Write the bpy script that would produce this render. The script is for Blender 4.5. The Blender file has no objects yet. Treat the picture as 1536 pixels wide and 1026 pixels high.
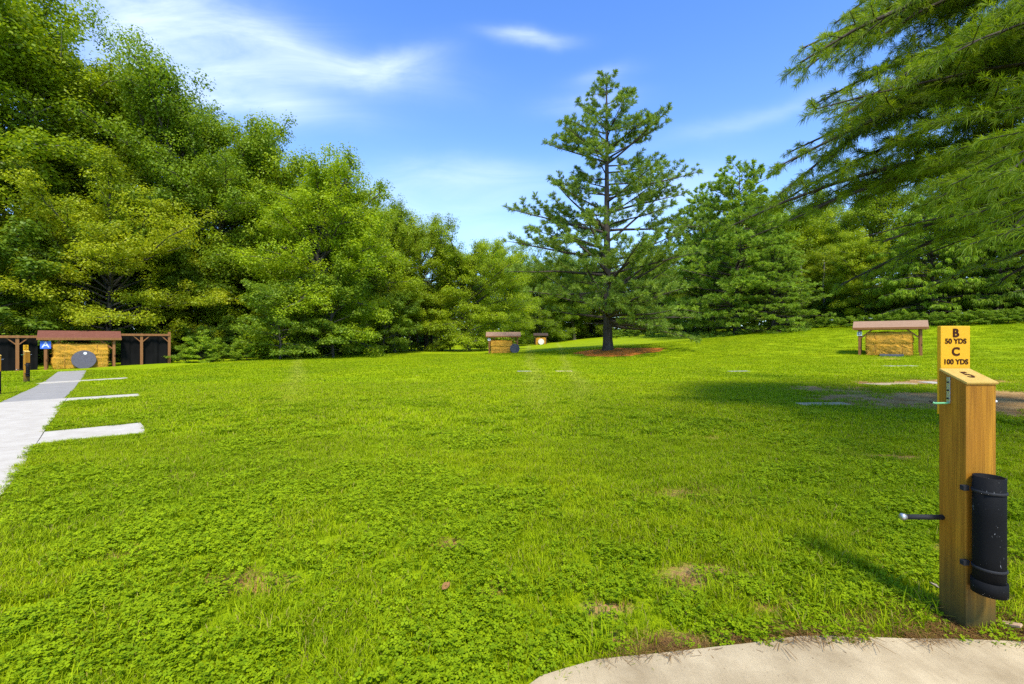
import bpy, bmesh, math, random
import numpy as np
from mathutils import Vector, Matrix

random.seed(7)
RNG = np.random.default_rng(11)
R = math.radians
scene = bpy.context.scene
col = scene.collection

# ------------------------------------------------------------------ camera model (photo pixels -> world)
F, CU, HV, CAMZ = 683.0, 768.0, 510.0, 1.4
def at(u, v, Y):
    return Vector(((u-CU)/F*Y, Y, CAMZ-(v-HV)/F*Y))

# ------------------------------------------------------------------ terrain
ANCH = np.array([
 (0,0,0),(2.2,2.2,0),(0,5,0),(-4,4,0),(5,5,0),(-7,7,0),(0,10,0),(-11,11,-.03),(6.6,9.8,0),(9,5,.05),(13,5,.15),(13,12,.15),
 (-3,-3,0),(4,-4,0),(-9,2,0),
 (-14,14,-.15),(-18.5,18.3,-.26),(-23,24,-.22),(-24.7,26.1,-.22),(-27,23,-.3),(-21.7,28.9,-.08),(-10,18,-.08),(-12,26,-.02),
 (0,20,0),(-.9,45.7,.06),(5.7,91,.47),(8,35,.05),(8,38,.4),(8,41.5,.5),(14,38,.7),(20,70,2.1),(12,70,1.0),(24.3,50,2.1),(29.6,38,2.3),(34.3,32,2.3),
 (22.7,27.4,.42),(17,20,.2),(26,22,.5),(26,31,1.2),(14,28,.2),(40,20,1.6),
 (-15.8,32,0),(-14,45,0),(-13,64,0),(0,70,.15),(-30,40,0),(-40,20,-.2),(-40,60,.2),(0,120,1),(30,120,3),(60,40,4),(60,100,5),
 (200,0,5),(200,200,7),(-200,200,2),(-200,0,0),(0,300,3),(0,-100,0),(100,-80,1),(-100,-80,0),(400,400,8),(-400,400,3),(400,-200,4),(-400,-200,0)],float)
def _tps(r2):
    return np.where(r2 > 1e-9, r2*np.log(np.maximum(r2,1e-9)), 0)
_A = ANCH[:, :2]/50.0
_n = len(_A)
_K = _tps(((_A[:,None]-_A[None])**2).sum(-1)) + np.eye(_n)*.004
_P = np.c_[np.ones(_n), _A]
_M = np.block([[_K, _P],[_P.T, np.zeros((3,3))]])
_W = np.linalg.solve(_M, np.r_[ANCH[:,2], 0,0,0])
def gz(x, y):
    p = np.stack([np.atleast_1d(np.asarray(x,float)).ravel(), np.atleast_1d(np.asarray(y,float)).ravel()],1)/50.0
    out = np.empty(len(p))
    for i in range(0, len(p), 20000):
        q = p[i:i+20000]
        k = _tps(((q[:,None]-_A[None])**2).sum(-1))
        out[i:i+20000] = k@_W[:_n] + np.c_[np.ones(len(q)), q]@_W[_n:]
    return out
def g1(x, y): return float(gz(x, y)[0])

# value noise in numpy
_NT = RNG.random((256,256))
def vnoise(x, y, s):
    x = np.asarray(x,float)/s+100; y = np.asarray(y,float)/s+100
    xi = np.floor(x).astype(int); yi = np.floor(y).astype(int)
    fx = x-xi; fy = y-yi; fx = fx*fx*(3-2*fx); fy = fy*fy*(3-2*fy)
    a=_NT[xi%256,yi%256]; b=_NT[(xi+1)%256,yi%256]; c=_NT[xi%256,(yi+1)%256]; d=_NT[(xi+1)%256,(yi+1)%256]
    return (a*(1-fx)+b*fx)*(1-fy)+(c*(1-fx)+d*fx)*fy
def fbm(x, y, s): return .5*vnoise(x,y,s)+.3*vnoise(y,x,s*.47)+.2*vnoise(x+9,y-7,s*.21)

# ------------------------------------------------------------------ material helpers
class NT:
    def __init__(s, name):
        s.m = bpy.data.materials.new(name); s.m.use_nodes = True
        s.t = s.m.node_tree; s.t.nodes.clear()
        s.out = s.t.nodes.new('ShaderNodeOutputMaterial')
    def n(s, kind, **kw):
        nd = s.t.nodes.new(kind)
        for k, v in kw.items(): setattr(nd, k, v)
        return nd
    def put(s, sock, v):
        if isinstance(v, bpy.types.NodeSocket): s.t.links.new(v, sock)
        elif v is not None:
            if isinstance(v, (tuple, list)) and len(v) == 3 and sock.type == 'RGBA': v = (*v, 1)
            sock.default_value = v
    def math(s, op, a, b=None, c=None, clamp=False):
        nd = s.n('ShaderNodeMath', operation=op, use_clamp=clamp)
        for i, v in enumerate((a, b, c)):
            if v is not None: s.put(nd.inputs[i], v)
        return nd.outputs[0]
    def mix(s, f, a, b, mode='MIX'):
        nd = s.n('ShaderNodeMix', data_type='RGBA', blend_type=mode, clamp_factor=True)
        s.put(nd.inputs[0], f); s.put(nd.inputs[6], a); s.put(nd.inputs[7], b)
        return nd.outputs[2]
    def noise(s, vec, scale, detail=3, rough=.55, out=0, dist=0):
        nd = s.n('ShaderNodeTexNoise'); s.put(nd.inputs['Vector'], vec)
        nd.inputs['Scale'].default_value = scale; nd.inputs['Detail'].default_value = detail
        nd.inputs['Roughness'].default_value = rough; nd.inputs['Distortion'].default_value = dist
        return nd.outputs[out]
    def ramp(s, f, lo, hi):
        nd = s.n('ShaderNodeMapRange'); s.put(nd.inputs[0], f)
        nd.inputs[1].default_value = lo; nd.inputs[2].default_value = hi
        return nd.outputs[0]
    def attr(s, name, out='Fac'):
        return s.n('ShaderNodeAttribute', attribute_name=name).outputs[out]
    def pos(s): return s.n('ShaderNodeNewGeometry').outputs['Position']
    def obj(s): return s.n('ShaderNodeTexCoord').outputs['Object']
    def stretch(s, vec, sc):
        nd = s.n('ShaderNodeMapping'); s.put(nd.inputs[0], vec); nd.inputs['Scale'].default_value = sc
        return nd.outputs[0]
    def bsdf(s, color, rough=.7, normal=None, spec=.3, metal=0):
        b = s.n('ShaderNodeBsdfPrincipled'); s.put(b.inputs['Base Color'], color); s.put(b.inputs['Roughness'], rough)
        b.inputs['Specular IOR Level'].default_value = spec; b.inputs['Metallic'].default_value = metal
        if normal is not None: s.put(b.inputs['Normal'], normal)
        return b.outputs[0]
    def bump(s, h, strength=.5, dist=.01):
        nd = s.n('ShaderNodeBump'); s.put(nd.inputs['Height'], h)
        nd.inputs['Strength'].default_value = strength; nd.inputs['Distance'].default_value = dist
        return nd.outputs[0]
    def done(s, sh):
        s.t.links.new(sh, s.out.inputs[0]); return s.m

def leaf_mat(name, c1, c2, trans=.35, rough=.5, yellow=None):
    k = NT(name)
    t = k.attr('tint')
    c = k.mix(t, c1, c2)
    if yellow: c = k.mix(k.attr('gold'), c, yellow)
    oi = k.n('ShaderNodeObjectInfo')
    c = k.mix(1.0, c, oi.outputs['Color'], 'MULTIPLY')
    b = k.bsdf(c, rough, spec=.25)
    tr = k.n('ShaderNodeBsdfTranslucent'); k.put(tr.inputs[0], k.mix(1.0, c, (1.25,1.25,.6), 'MULTIPLY'))
    ms = k.n('ShaderNodeMixShader'); ms.inputs[0].default_value = trans
    k.t.links.new(b, ms.inputs[1]); k.t.links.new(tr.outputs[0], ms.inputs[2])
    return k.done(ms.outputs[0])

def plain(name, c, rough=.7, spec=.3, var=.25, scale=20, bump=0, metal=0):
    k = NT(name); p = k.obj()
    nz = k.noise(p, scale, 4)
    cc = k.mix(nz, tuple(x*(1-var) for x in c), tuple(min(1,x*(1+var)) for x in c))
    nm = k.bump(nz, bump, .01) if bump else None
    return k.done(k.bsdf(cc, rough, nm, spec, metal))

def wood_mat(name, c_dark, c_mid, c_light, scale=1.0, algae=False):
    k = NT(name); p = k.obj()
    st = k.stretch(p, (38*scale, 38*scale, 1.6*scale))
    a = k.noise(st, 1.0, 5, .6, dist=.6)
    b = k.noise(k.stretch(p, (6*scale,6*scale,.7*scale)), 1.0, 3)
    fine = k.noise(k.stretch(p, (160*scale,160*scale,3*scale)), 1.0, 2)
    c = k.mix(k.ramp(a,.3,.72), c_dark, c_light)
    c = k.mix(k.ramp(b,.35,.7), c, c_mid)
    c = k.mix(k.math('MULTIPLY', k.ramp(fine,.45,.7), .55), c, c_dark)
    kn = k.n('ShaderNodeTexVoronoi', feature='F1'); k.put(kn.inputs[0], k.stretch(p,(5*scale,5*scale,2.2*scale))); kn.inputs['Scale'].default_value = 1.1
    c = k.mix(k.ramp(kn.outputs[0], .13, .05), c, tuple(x*.35 for x in c_dark))
    if algae:
        sx = k.n('ShaderNodeSeparateXYZ'); k.put(sx.inputs[0], p)
        z = k.math('ADD', sx.outputs[2], k.math('MULTIPLY', k.noise(p, 7, 4), .22))
        c = k.mix(k.math('MULTIPLY', k.ramp(z, .52, .16), .85), c, (.05,.055,.018))
    return k.done(k.bsdf(c, .62, k.bump(a, .25, .004), .25))

M = {}
M['post'] = wood_mat('post_wood', (.17,.062,.004), (.40,.165,.009), (.60,.28,.018), 1, True)
M['post_far'] = wood_mat('shelter_wood', (.17,.068,.022), (.27,.11,.035), (.36,.16,.05), .5)
M['shaded_wood'] = wood_mat('tree_shaded_wood', (.05,.028,.015), (.08,.042,.022), (.11,.06,.03), .5)  # farthest shelter's timber, tree shade painted into its colour
M['cap'] = wood_mat('cap_wood', (.50,.30,.06), (.60,.38,.08), (.68,.46,.12), .8)
M['sign'] = plain('sign_paint', (.80,.40,.012), .5, .3, .06, 30)
M['sign_ink'] = plain('routed_letter', (.055,.018,.008), .8, .1, .2)
M['black_plastic'] = None
def black_tube_mat():
    k = NT('scuffed_black_plastic'); p = k.obj()
    sc = k.noise(k.stretch(p,(60,60,25)), 1.0, 4, .7)
    sp = k.ramp(sc, .64, .70)
    big = k.ramp(k.noise(p, 9, 2), .42, .62)
    f = k.math('MULTIPLY', sp, big)
    c = k.mix(f, (.006,.006,.006), (.42,.42,.40))
    return k.done(k.bsdf(c, k.math('ADD', .62, k.math('MULTIPLY', sc, .25)), k.bump(sc,.2,.002), .15))
M['black_plastic'] = black_tube_mat()
M['rubber'] = plain('black_rubber', (.02,.02,.02), .75, .3)
M['steel'] = plain('galvanised_steel', (.55,.56,.55), .35, .5, .2, 40, 0, .8)
M['green_vinyl'] = plain('green_vinyl_coating', (.18,.5,.22), .4, .5, .25, 60)
M['white_vinyl'] = plain('white_vinyl_coating', (.75,.76,.78), .4, .5, .1, 60)

def shingle_mat(name, c1, c2):
    k = NT(name); p = k.obj()
    br = k.n('ShaderNodeTexBrick'); k.put(br.inputs['Vector'], p)
    br.inputs['Scale'].default_value = 5; br.inputs['Mortar Size'].default_value = .012
    k.put(br.inputs['Color1'], c1); k.put(br.inputs['Color2'], c2); k.put(br.inputs['Mortar'], tuple(x*.4 for x in c1))
    nz = k.noise(p, 60, 3)
    c = k.mix(k.math('MULTIPLY', nz, .6), br.outputs[0], tuple(x*.55 for x in c2))
    return k.done(k.bsdf(c, .9, k.bump(br.outputs[1], .4, .01), .15))
M['shingle_red'] = shingle_mat('red_brown_shingle', (.17,.058,.034), (.22,.082,.05))
M['shingle_pink'] = shingle_mat('faded_tan_shingle', (.34,.20,.115), (.41,.25,.15))
M['shingle_shaded'] = shingle_mat('tree_shaded_shingle', (.06,.045,.035), (.08,.055,.045))  # farthest shelter's roof, darkened in colour to stand for tree shade

def straw_mat():
    k = NT('straw'); p = k.obj(); t = k.attr('tint')
    a = k.noise(k.stretch(p,(4,4,22)), 1.0, 5, .65)
    b = k.noise(p, 2.2, 3)
    c = k.mix(a, (.42,.19,.012), (.70,.37,.032))
    c = k.mix(k.math('MULTIPLY', k.ramp(b,.35,.75), .45), c, (.34,.185,.03))
    c = k.mix(k.math('MULTIPLY', t, .5), c, (.72,.50,.11))
    return k.done(k.bsdf(c, .8, k.bump(a,.6,.02), .2))
M['straw'] = straw_mat(); M['twine'] = plain('orange_twine',(.30,.13,.03),.8)
def disc_mat(name, c1, c2):
    k = NT(name); p = k.obj()
    w = k.n('ShaderNodeTexWave', wave_type='RINGS', rings_direction='Y'); k.put(w.inputs[0], p)
    w.inputs['Scale'].default_value = 9; w.inputs['Distortion'].default_value = 1.2
    a = k.math('MULTIPLY', w.outputs[1], k.noise(p, 11, 4))
    return k.done(k.bsdf(k.mix(k.ramp(a,.1,.6), c1, c2), .85, k.bump(a,.4,.01), .2))
M['disc_grey'] = disc_mat('grey_foam', (.075,.07,.085), (.17,.16,.18))
M['disc_dark'] = disc_mat('slate_foam', (.055,.06,.07), (.09,.095,.105))
M['disc_white'] = disc_mat('pale_foam', (.55,.52,.44), (.72,.70,.62))
M['white_paint'] = plain('white_paint', (.72,.72,.72), .6)
M['blue_sign'] = plain('blue_sign_face', (.06,.16,.72), .5, .3, .1)
M['lilac'] = plain('lilac_paint', (.55,.50,.85), .5, .3, .1)
M['black_paint'] = plain('black_paint', (.01,.01,.012), .6)
def net_mat():
    k = NT('black_netting'); p = k.obj()
    nz = k.noise(k.stretch(p,(3,3,1.2)), 1.0, 4)
    return k.done(k.bsdf(k.mix(nz,(.003,.003,.003),(.012,.011,.010)), .95, k.bump(nz,.6,.05), .1))
M['net'] = net_mat()
M['bark_pine'] = None
def bark_mat(name, c1, c2, sc=1):
    k = NT(name); p = k.obj()
    a = k.noise(k.stretch(p,(7*sc,7*sc,1.2*sc)), 1.0, 6, .65, dist=.5)
    b = k.noise(p, 1.2, 3)
    c = k.mix(k.ramp(a,.3,.7), c1, c2)
    c = k.mix(k.math('MULTIPLY', b, .5), c, tuple(x*.6 for x in c1))
    return k.done(k.bsdf(c, .9, k.bump(a,.8,.05), .1))
M['bark_pine'] = bark_mat('pine_bark', (.045,.034,.026), (.125,.10,.08))
M['bark_grey'] = bark_mat('grey_bark', (.05,.042,.033), (.15,.13,.10))
M['bark_pale'] = bark_mat('pale_bark', (.16,.14,.10), (.36,.33,.26))
M['twig'] = bark_mat('twig_bark', (.035,.027,.02), (.09,.07,.05))

M['leaf_maple'] = leaf_mat('maple_leaf', (.19,.25,.008), (.36,.41,.012), .42, yellow=(.50,.45,.02))
M['leaf_mid'] = leaf_mat('mid_green_leaf', (.155,.225,.008), (.34,.41,.013), .45)
M['leaf_dark'] = leaf_mat('dark_green_leaf', (.115,.175,.009), (.25,.32,.014), .42)
M['leaf_shrub'] = leaf_mat('shrub_leaf', (.11,.185,.009), (.24,.32,.015), .36)
M['needle_blue'] = leaf_mat('white_pine_needle', (.085,.16,.028), (.20,.31,.055), .38)
M['needle_near'] = leaf_mat('near_pine_needle', (.13,.205,.008), (.34,.43,.016), .45)
M['needle_hemlock'] = leaf_mat('hemlock_needle', (.085,.15,.009), (.185,.28,.016), .38)

# ------------------------------------------------------------------ mesh helpers
class MB:
    def __init__(s): s.v=[]; s.f=[]
    def add(s, vs, fs):
        o=len(s.v); s.v.extend([tuple(v) for v in vs]); s.f.extend([tuple(i+o for i in f) for f in fs]); return s
    def box(s, lo, hi, mat=None):
        x0,y0,z0=lo; x1,y1,z1=hi
        vs=[Vector(p) for p in ((x0,y0,z0),(x1,y0,z0),(x1,y1,z0),(x0,y1,z0),(x0,y0,z1),(x1,y0,z1),(x1,y1,z1),(x0,y1,z1))]
        if mat is not None: vs=[mat@v for v in vs]
        return s.add(vs, [(0,3,2,1),(4,5,6,7),(0,1,5,4),(1,2,6,5),(2,3,7,6),(3,0,4,7)])
    def bar(s, a, b, w, d=None):
        a=Vector(a); b=Vector(b); d=d or w; ax=(b-a); L=ax.length; ax.normalize()
        up=Vector((0,0,1)) if abs(ax.z)<.95 else Vector((0,1,0))
        x=ax.cross(up).normalized(); y=x.cross(ax)
        m=Matrix((x,ax,y)).transposed().to_4x4(); m.translation=a
        return s.box((-w/2,0,-d/2),(w/2,L,d/2),m)
    def tube(s, pts, rad, n=8, cap=True):
        pts=[Vector(p) for p in pts]; m=len(pts)
        if not hasattr(rad,'__len__'): rad=[rad]*m
        vs=[]; px=None
        for i,p in enumerate(pts):
            t=(pts[min(i+1,m-1)]-pts[max(i-1,0)]).normalized()
            if px is None:
                up=Vector((0,0,1)) if abs(t.z)<.9 else Vector((1,0,0))
                px=t.cross(up).normalized()
            else: px=(px-t*px.dot(t)).normalized()
            py=t.cross(px)
            for k in range(n):
                a=2*math.pi*k/n; vs.append(p+(px*math.cos(a)+py*math.sin(a))*rad[i])
        fs=[(i*n+k,i*n+(k+1)%n,(i+1)*n+(k+1)%n,(i+1)*n+k) for i in range(m-1) for k in range(n)]
        if cap: fs+= [tuple(range(n-1,-1,-1)), tuple((m-1)*n+k for k in range(n))]
        return s.add(vs,fs)
    def build(s, name, mat, parent=None, loc=(0,0,0), bevel=0, smooth=False):
        me=bpy.data.meshes.new(name); me.from_pydata(s.v,[],s.f)
        if bevel:
            bm=bmesh.new(); bm.from_mesh(me)
            bmesh.ops.recalc_face_normals(bm, faces=bm.faces)
            es=[e for e in bm.edges if len(e.link_faces)==2 and e.calc_face_angle(0)>.5]
            bmesh.ops.bevel(bm, geom=es, offset=bevel, segments=2, affect='EDGES', profile=.6)
            bm.to_mesh(me); bm.free()
        if smooth: me.polygons.foreach_set('use_smooth',[True]*len(me.polygons))
        return link(name, me, mat, parent, loc)
def link(name, me, mat, parent=None, loc=(0,0,0)):
    if mat is not None: me.materials.clear(); me.materials.append(mat)
    o=bpy.data.objects.new(name,me); col.objects.link(o); o.location=loc
    if parent: o.parent=parent
    return o
def tag(o, label=None, cat=None, group=None, kind=None):
    if label: o['label']=label
    if cat: o['category']=cat
    if group: o['group']=group
    if kind: o['kind']=kind
    return o
def empty(name, loc, rz=0):
    o=bpy.data.objects.new(name,None); col.objects.link(o); o.location=loc; o.rotation_euler=(0,0,rz); o.empty_display_size=.3
    return o
def copy_tree(o, parent=None):
    c=o.copy(); col.objects.link(c); c.parent=parent
    for ch in [x for x in o.children]: copy_tree(ch, c)
    return c
def fast_mesh(name, V, Q, attrs):
    """V (n,3), Q (m,k) polygons of equal size, attrs {name: per-point float}"""
    V=np.ascontiguousarray(V,np.float32); Q=np.ascontiguousarray(Q,np.int32); m,k=Q.shape
    me=bpy.data.meshes.new(name); me.vertices.add(len(V)); me.vertices.foreach_set('co',V.ravel())
    me.loops.add(m*k); me.loops.foreach_set('vertex_index',Q.ravel())
    me.polygons.add(m); me.polygons.foreach_set('loop_start',np.arange(m,dtype=np.int32)*k)
    me.update(calc_edges=True)
    for nme,a in attrs.items():
        at_=me.attributes.new(nme,'FLOAT','POINT'); at_.data.foreach_set('value',np.ascontiguousarray(a,np.float32))
    return me
def norm(a): return a/np.maximum(np.linalg.norm(a,axis=-1,keepdims=True),1e-9)

def text_mesh(body, size, offset=0.0, extrude=.0015):
    cu=bpy.data.curves.new('lettering','FONT'); cu.body=body; cu.size=size; cu.align_x='CENTER'; cu.align_y='CENTER'
    cu.extrude=extrude; cu.offset=offset; cu.resolution_u=4
    o=bpy.data.objects.new('lettering',cu); col.objects.link(o)
    dg=bpy.context.evaluated_depsgraph_get()
    me=bpy.data.meshes.new_from_object(o.evaluated_get(dg))
    bpy.data.objects.remove(o); bpy.data.curves.remove(cu)
    return me
def put_text(name, body, size, mat, parent, matrix, offset=0.0, extrude=.0015):
    me=text_mesh(body,size,offset,extrude); me.transform(matrix)
    return link(name,me,mat,parent)
FRONT=Matrix.Rotation(R(90),4,'X')      # text facing -Y

# ------------------------------------------------------------------ paved things
PD=np.array((-.667,.745)); PR=np.array((.745,.667)); P0=np.array((-4.44,3.95)); PW=1.15
EDGE=[(-3.0,-.2),(-1.2,.55),(-.45,1.25),(.09,1.853),(.35,1.955),(.68,2.02),(1.05,2.075),(1.34,2.115),(1.7,2.118),(2.0,2.10),(2.34,2.08),(3.0,2.02),(4.2,1.8),(6.0,1.3)]
EX=np.array([e[0] for e in EDGE]); EY=np.array([e[1] for e in EDGE])
def edge_y(x): return np.interp(x,EX,EY)
def path_st(x,y):
    dx=np.asarray(x)-P0[0]; dy=np.asarray(y)-P0[1]
    return dx*PD[0]+dy*PD[1], dx*PR[0]+dy*PR[1]
PADS=[(2.8,3.87,1.12),(8.65,9.55,1.35),(18.3,19.25,1.4)]
MULCH=(8.9,38.3,3.9,3.1)
SLABS=[  # lawn slabs: (u0,u1,v,Y depth, thickness in depth)
 (1200,1270,606,None,.35,'pale flat slab set in the lawn in front of the dirt patch'),
 (776,797,557,None,.45,'thin grey slab flush in the lawn below the central shelter, left of its pair'),
 (834,859,557,None,.5,'thin pale slab flush in the lawn left of the pine, right of its pair'),
 (1302,1372,576,None,.45,'long sandy slab along the far edge of the dirt patch'),
 (1386,1408,574,None,.5,'short white slab at the dirt edge beside the yellow sign'),
 (1326,1372,549,None,.4,'faint pale slab in the grass in front of the right shelter'),
 (1093,1122,557,None,.35,'thin dark slab in the lawn right of the pine')]
def solve_ground(u,v):
    Y=10.0
    for _ in range(60):
        z=g1((u-CU)/F*Y,Y); Yn=(CAMZ-z)*F/(v-HV); Y=.5*Y+.5*Yn
    return Y
SL=[]
for (u0,u1,v,_,dp,lab) in SLABS:
    Y=solve_ground((u0+u1)/2,v); SL.append(((u0-CU)/F*Y,(u1-CU)/F*Y,Y-dp/2,Y+dp/2,lab))
def blocked(x,y,grow=0.0):
    s,r=path_st(x,y)
    b=(r<.0+grow)&(r>-PW-grow)&(s<27.2)
    for a,c,L in PADS: b|=(s>a-grow)&(s<c+grow)&(r>=-.1)&(r<L+grow)
    b|=(y<edge_y(x)+grow)
    for (x0,x1,y0,y1,_) in SL: b|=(x>x0-grow)&(x<x1+grow)&(y>y0-grow)&(y<y1+grow)
    b|=((x-MULCH[0])/(MULCH[2]-.15))**2+((y-MULCH[1])/(MULCH[3]-.15))**2<1
    return b
DIRT=[(10.3,9.9,3.9,2.5,1.0),(8.8,12.6,2.0,1.3,.75),(12.8,13.6,3.2,1.2,.9),(7.6,10.0,1.4,1.1,.45),(4.6,5.43,.34,.2,.9),(1.1,2.68,.40,.24,.62),(1.5,2.35,.5,.12,.6),(.72,2.15,.45,.13,.75),
      (2.3,2.16,.28,.12,.8),(-.45,3.15,.22,.14,.85),(-.1,2.5,.2,.1,.7),(.5,2.35,.25,.12,.75),(1.6,4.2,.5,.25,.5),(-3.2,4.6,.5,.25,.5),(2.9,6.5,.6,.35,.5),(3.1,3.0,.4,.25,.6),(-2.6,3.0,.35,.22,.6),(-1.5,2.6,.36,.18,.6),(-24.0,25.0,1.4,.9,.7),(21.8,26.2,1.8,.7,.7),(20.6,22.3,1.7,.5,.5),(.3,2.9,.2,.12,.4)]
def dirt(x,y):
    x=np.asarray(x,float); y=np.asarray(y,float); d=np.zeros_like(x)
    w=fbm(x,y,.9)-.5; w2=fbm(x+3,y+5,2.6)-.5
    for cx,cy,rx,ry,s in DIRT:
        q=1-np.sqrt(((x-cx)/rx)**2+((y-cy)/ry)**2)+ (w*.8+w2*.7)
        d=np.maximum(d, np.clip(q*1.7,0,1)*s)
    e=y-edge_y(x)
    d=np.maximum(d, np.clip(1-e/.05,0,1)*np.clip((w-.02)*6,0,1)*.7*(x>.2))
    return d

# ground sheet
def axis(fine0,fine1,step,lo,hi,grow=1.18):
    a=list(np.arange(fine0,fine1+1e-6,step)); s=step; x=a[-1]
    while x<hi: s*=grow; x=min(x+s,hi); a.append(x)
    s=step; x=a[0]
    while x>lo: s*=grow; x=max(x-s,lo); a.insert(0,x)
    return np.array(a)
gx=axis(-6,14,.14,-500,500,1.09); gy=axis(1,15,.14,-300,600,1.09)
GX,GY=np.meshgrid(gx,gy)
gV=np.stack([GX.ravel(),GY.ravel(),gz(GX.ravel(),GY.ravel())],1)
nx,ny=len(gx),len(gy)
ii=(np.arange(ny-1)[:,None]*nx+np.arange(nx-1)[None]).ravel()
gQ=np.stack([ii,ii+1,ii+nx+1,ii+nx],1)
gme=fast_mesh('ground',gV,gQ,{'dirt':dirt(gV[:,0],gV[:,1])})
gme.polygons.foreach_set('use_smooth',[True]*len(gme.polygons))

LAWN_A,LAWN_B,LAWN_C=(.265,.36,.002),(.36,.43,.002),(.20,.295,.002)
def lawn_color(k,p):
    """patches of deeper and yellower grass, in world metres"""
    a=k.noise(p,.33,4,.6); b=k.noise(p,1.7,4,.6); c=k.noise(p,.09,2)
    col_=k.mix(k.ramp(a,.35,.66),LAWN_A,LAWN_B)
    col_=k.mix(k.math('MULTIPLY',k.ramp(b,.5,.75),.65),col_,LAWN_C)
    col_=k.mix(k.math('MULTIPLY',k.ramp(c,.45,.7),.35),col_,(.32,.385,.003))
    d=k.noise(k.stretch(p,(.25,.08,1)),1.0,3)
    col_=k.mix(k.math('MULTIPLY',k.ramp(d,.5,.72),.5),col_,(.15,.235,.003))
    w_=k.noise(p,.8,5,.65)
    col_=k.mix(k.math('MULTIPLY',k.ramp(w_,.58,.78),.55),col_,(.36,.33,.03))
    sx=k.n('ShaderNodeSeparateXYZ'); k.put(sx.inputs[0],p)
    wob=k.math('MULTIPLY',k.math('SUBTRACT',k.noise(p,.25,3),.5),1.6)
    def track(x0,sl,w):
        q=k.math('ABSOLUTE',k.math('SUBTRACT',k.math('SUBTRACT',k.math('ADD',sx.outputs[0],wob),k.math('MULTIPLY',sx.outputs[1],sl)),x0))
        return k.ramp(q,w,0)
    tr=k.math('MAXIMUM',track(.3,.033,.5),k.math('MAXIMUM',track(.0,-.47,.55),track(.8,.09,.4)))
    fd=k.ramp(sx.outputs[1],8,16)
    col_=k.mix(k.math('MULTIPLY',k.math('MULTIPLY',tr,fd),.45),col_,(.42,.42,.06))
    return col_
def ground_mat():
    k=NT('lawn'); p=k.pos()
    c=lawn_color(k,p)
    fine=k.noise(p,16,5,.7); fine2=k.noise(p,4.5,4,.65)
    c=k.mix(k.ramp(fine,.36,.72),k.mix(1.0,c,(.62,.66,.6),'MULTIPLY'),c)
    c=k.mix(k.math('MULTIPLY',k.ramp(fine2,.52,.75),.4),c,(.16,.245,.003))
    # bare earth
    d=k.attr('dirt')
    e=k.noise(p,2.3,5,.7); e2=k.noise(p,24,4,.7)
    dc=k.mix(k.ramp(e,.35,.65),(.33,.165,.045),(.50,.31,.11))
    dc=k.mix(k.math('MULTIPLY',k.ramp(e2,.45,.7),.55),dc,(.18,.08,.018))
    m=k.ramp(k.math('ADD',d,k.math('MULTIPLY',k.math('SUBTRACT',e2,.5),1.0)),.28,.62)
    c=k.mix(m,c,dc)
    h=k.math('ADD',k.math('MULTIPLY',fine,1.0),k.math('MULTIPLY',fine2,.6))
    return k.done(k.bsdf(c,.9,k.bump(h,.7,.05),.08))
M['lawn']=ground_mat()
ground=tag(link('ground',gme,M['lawn']),'broad mown green lawn with bare dirt patches on the right','lawn',kind='structure')

def concrete_mat(name,c1,c2,joints=False):
    k=NT(name); p=k.pos()
    a=k.noise(p,3.2,5,.65); b=k.noise(k.stretch(p,(90,8,8)),1.0,3); f=k.noise(p,120,3)
    c=k.mix(k.ramp(a,.3,.7),c1,c2)
    c=k.mix(k.math('MULTIPLY',k.ramp(b,.5,.8),.25),c,tuple(x*.7 for x in c1))
    sp=k.noise(p,38,4,.75)
    c=k.mix(k.math('MULTIPLY',k.ramp(sp,.64,.7),.6),c,(.16,.10,.05))
    return k.done(k.bsdf(c,.85,k.bump(k.math('ADD',b,f),.25,.004),.2))
M['concrete']=concrete_mat('weathered_concrete',(.34,.245,.125),(.60,.46,.255))
M['path_concrete']=concrete_mat('pale_concrete',(.41,.36,.28),(.52,.47,.375))
M['asphalt']=concrete_mat('worn_asphalt',(.25,.23,.195),(.33,.305,.265))

def strip(name,mat,s0,s1,r0,r1,lab,step=.5,top=.022,cat='path'):
    n=max(1,int((s1-s0)/step)); mb=MB(); vs=[]; fs=[]
    for i in range(n+1):
        s=s0+(s1-s0)*i/n
        for r in (r0,r1):
            q=P0+PD*s+PR*r
            if top<.03 and i not in (0,n): q=q+PR*(float(vnoise(s*1.0,r*7+3,.55))-.5)*.05
            z=g1(*q); vs+= [(q[0],q[1],z+top),(q[0],q[1],z-.08)]
    for i in range(n):
        a=i*4; b=a+4
        fs+= [(a,b,b+2,a+2),(a,a+1,b+1,b),(a+2,b+2,b+3,a+3)]
    fs+= [(0,2,3,1),(n*4,n*4+1,n*4+3,n*4+2)]
    mb.add(vs,fs); o=mb.build(name,mat)
    bm=bmesh.new(); bm.from_mesh(o.data); bmesh.ops.recalc_face_normals(bm,faces=bm.faces); bm.to_mesh(o.data); bm.free()
    return tag(o,lab,cat,kind='structure')
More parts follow.
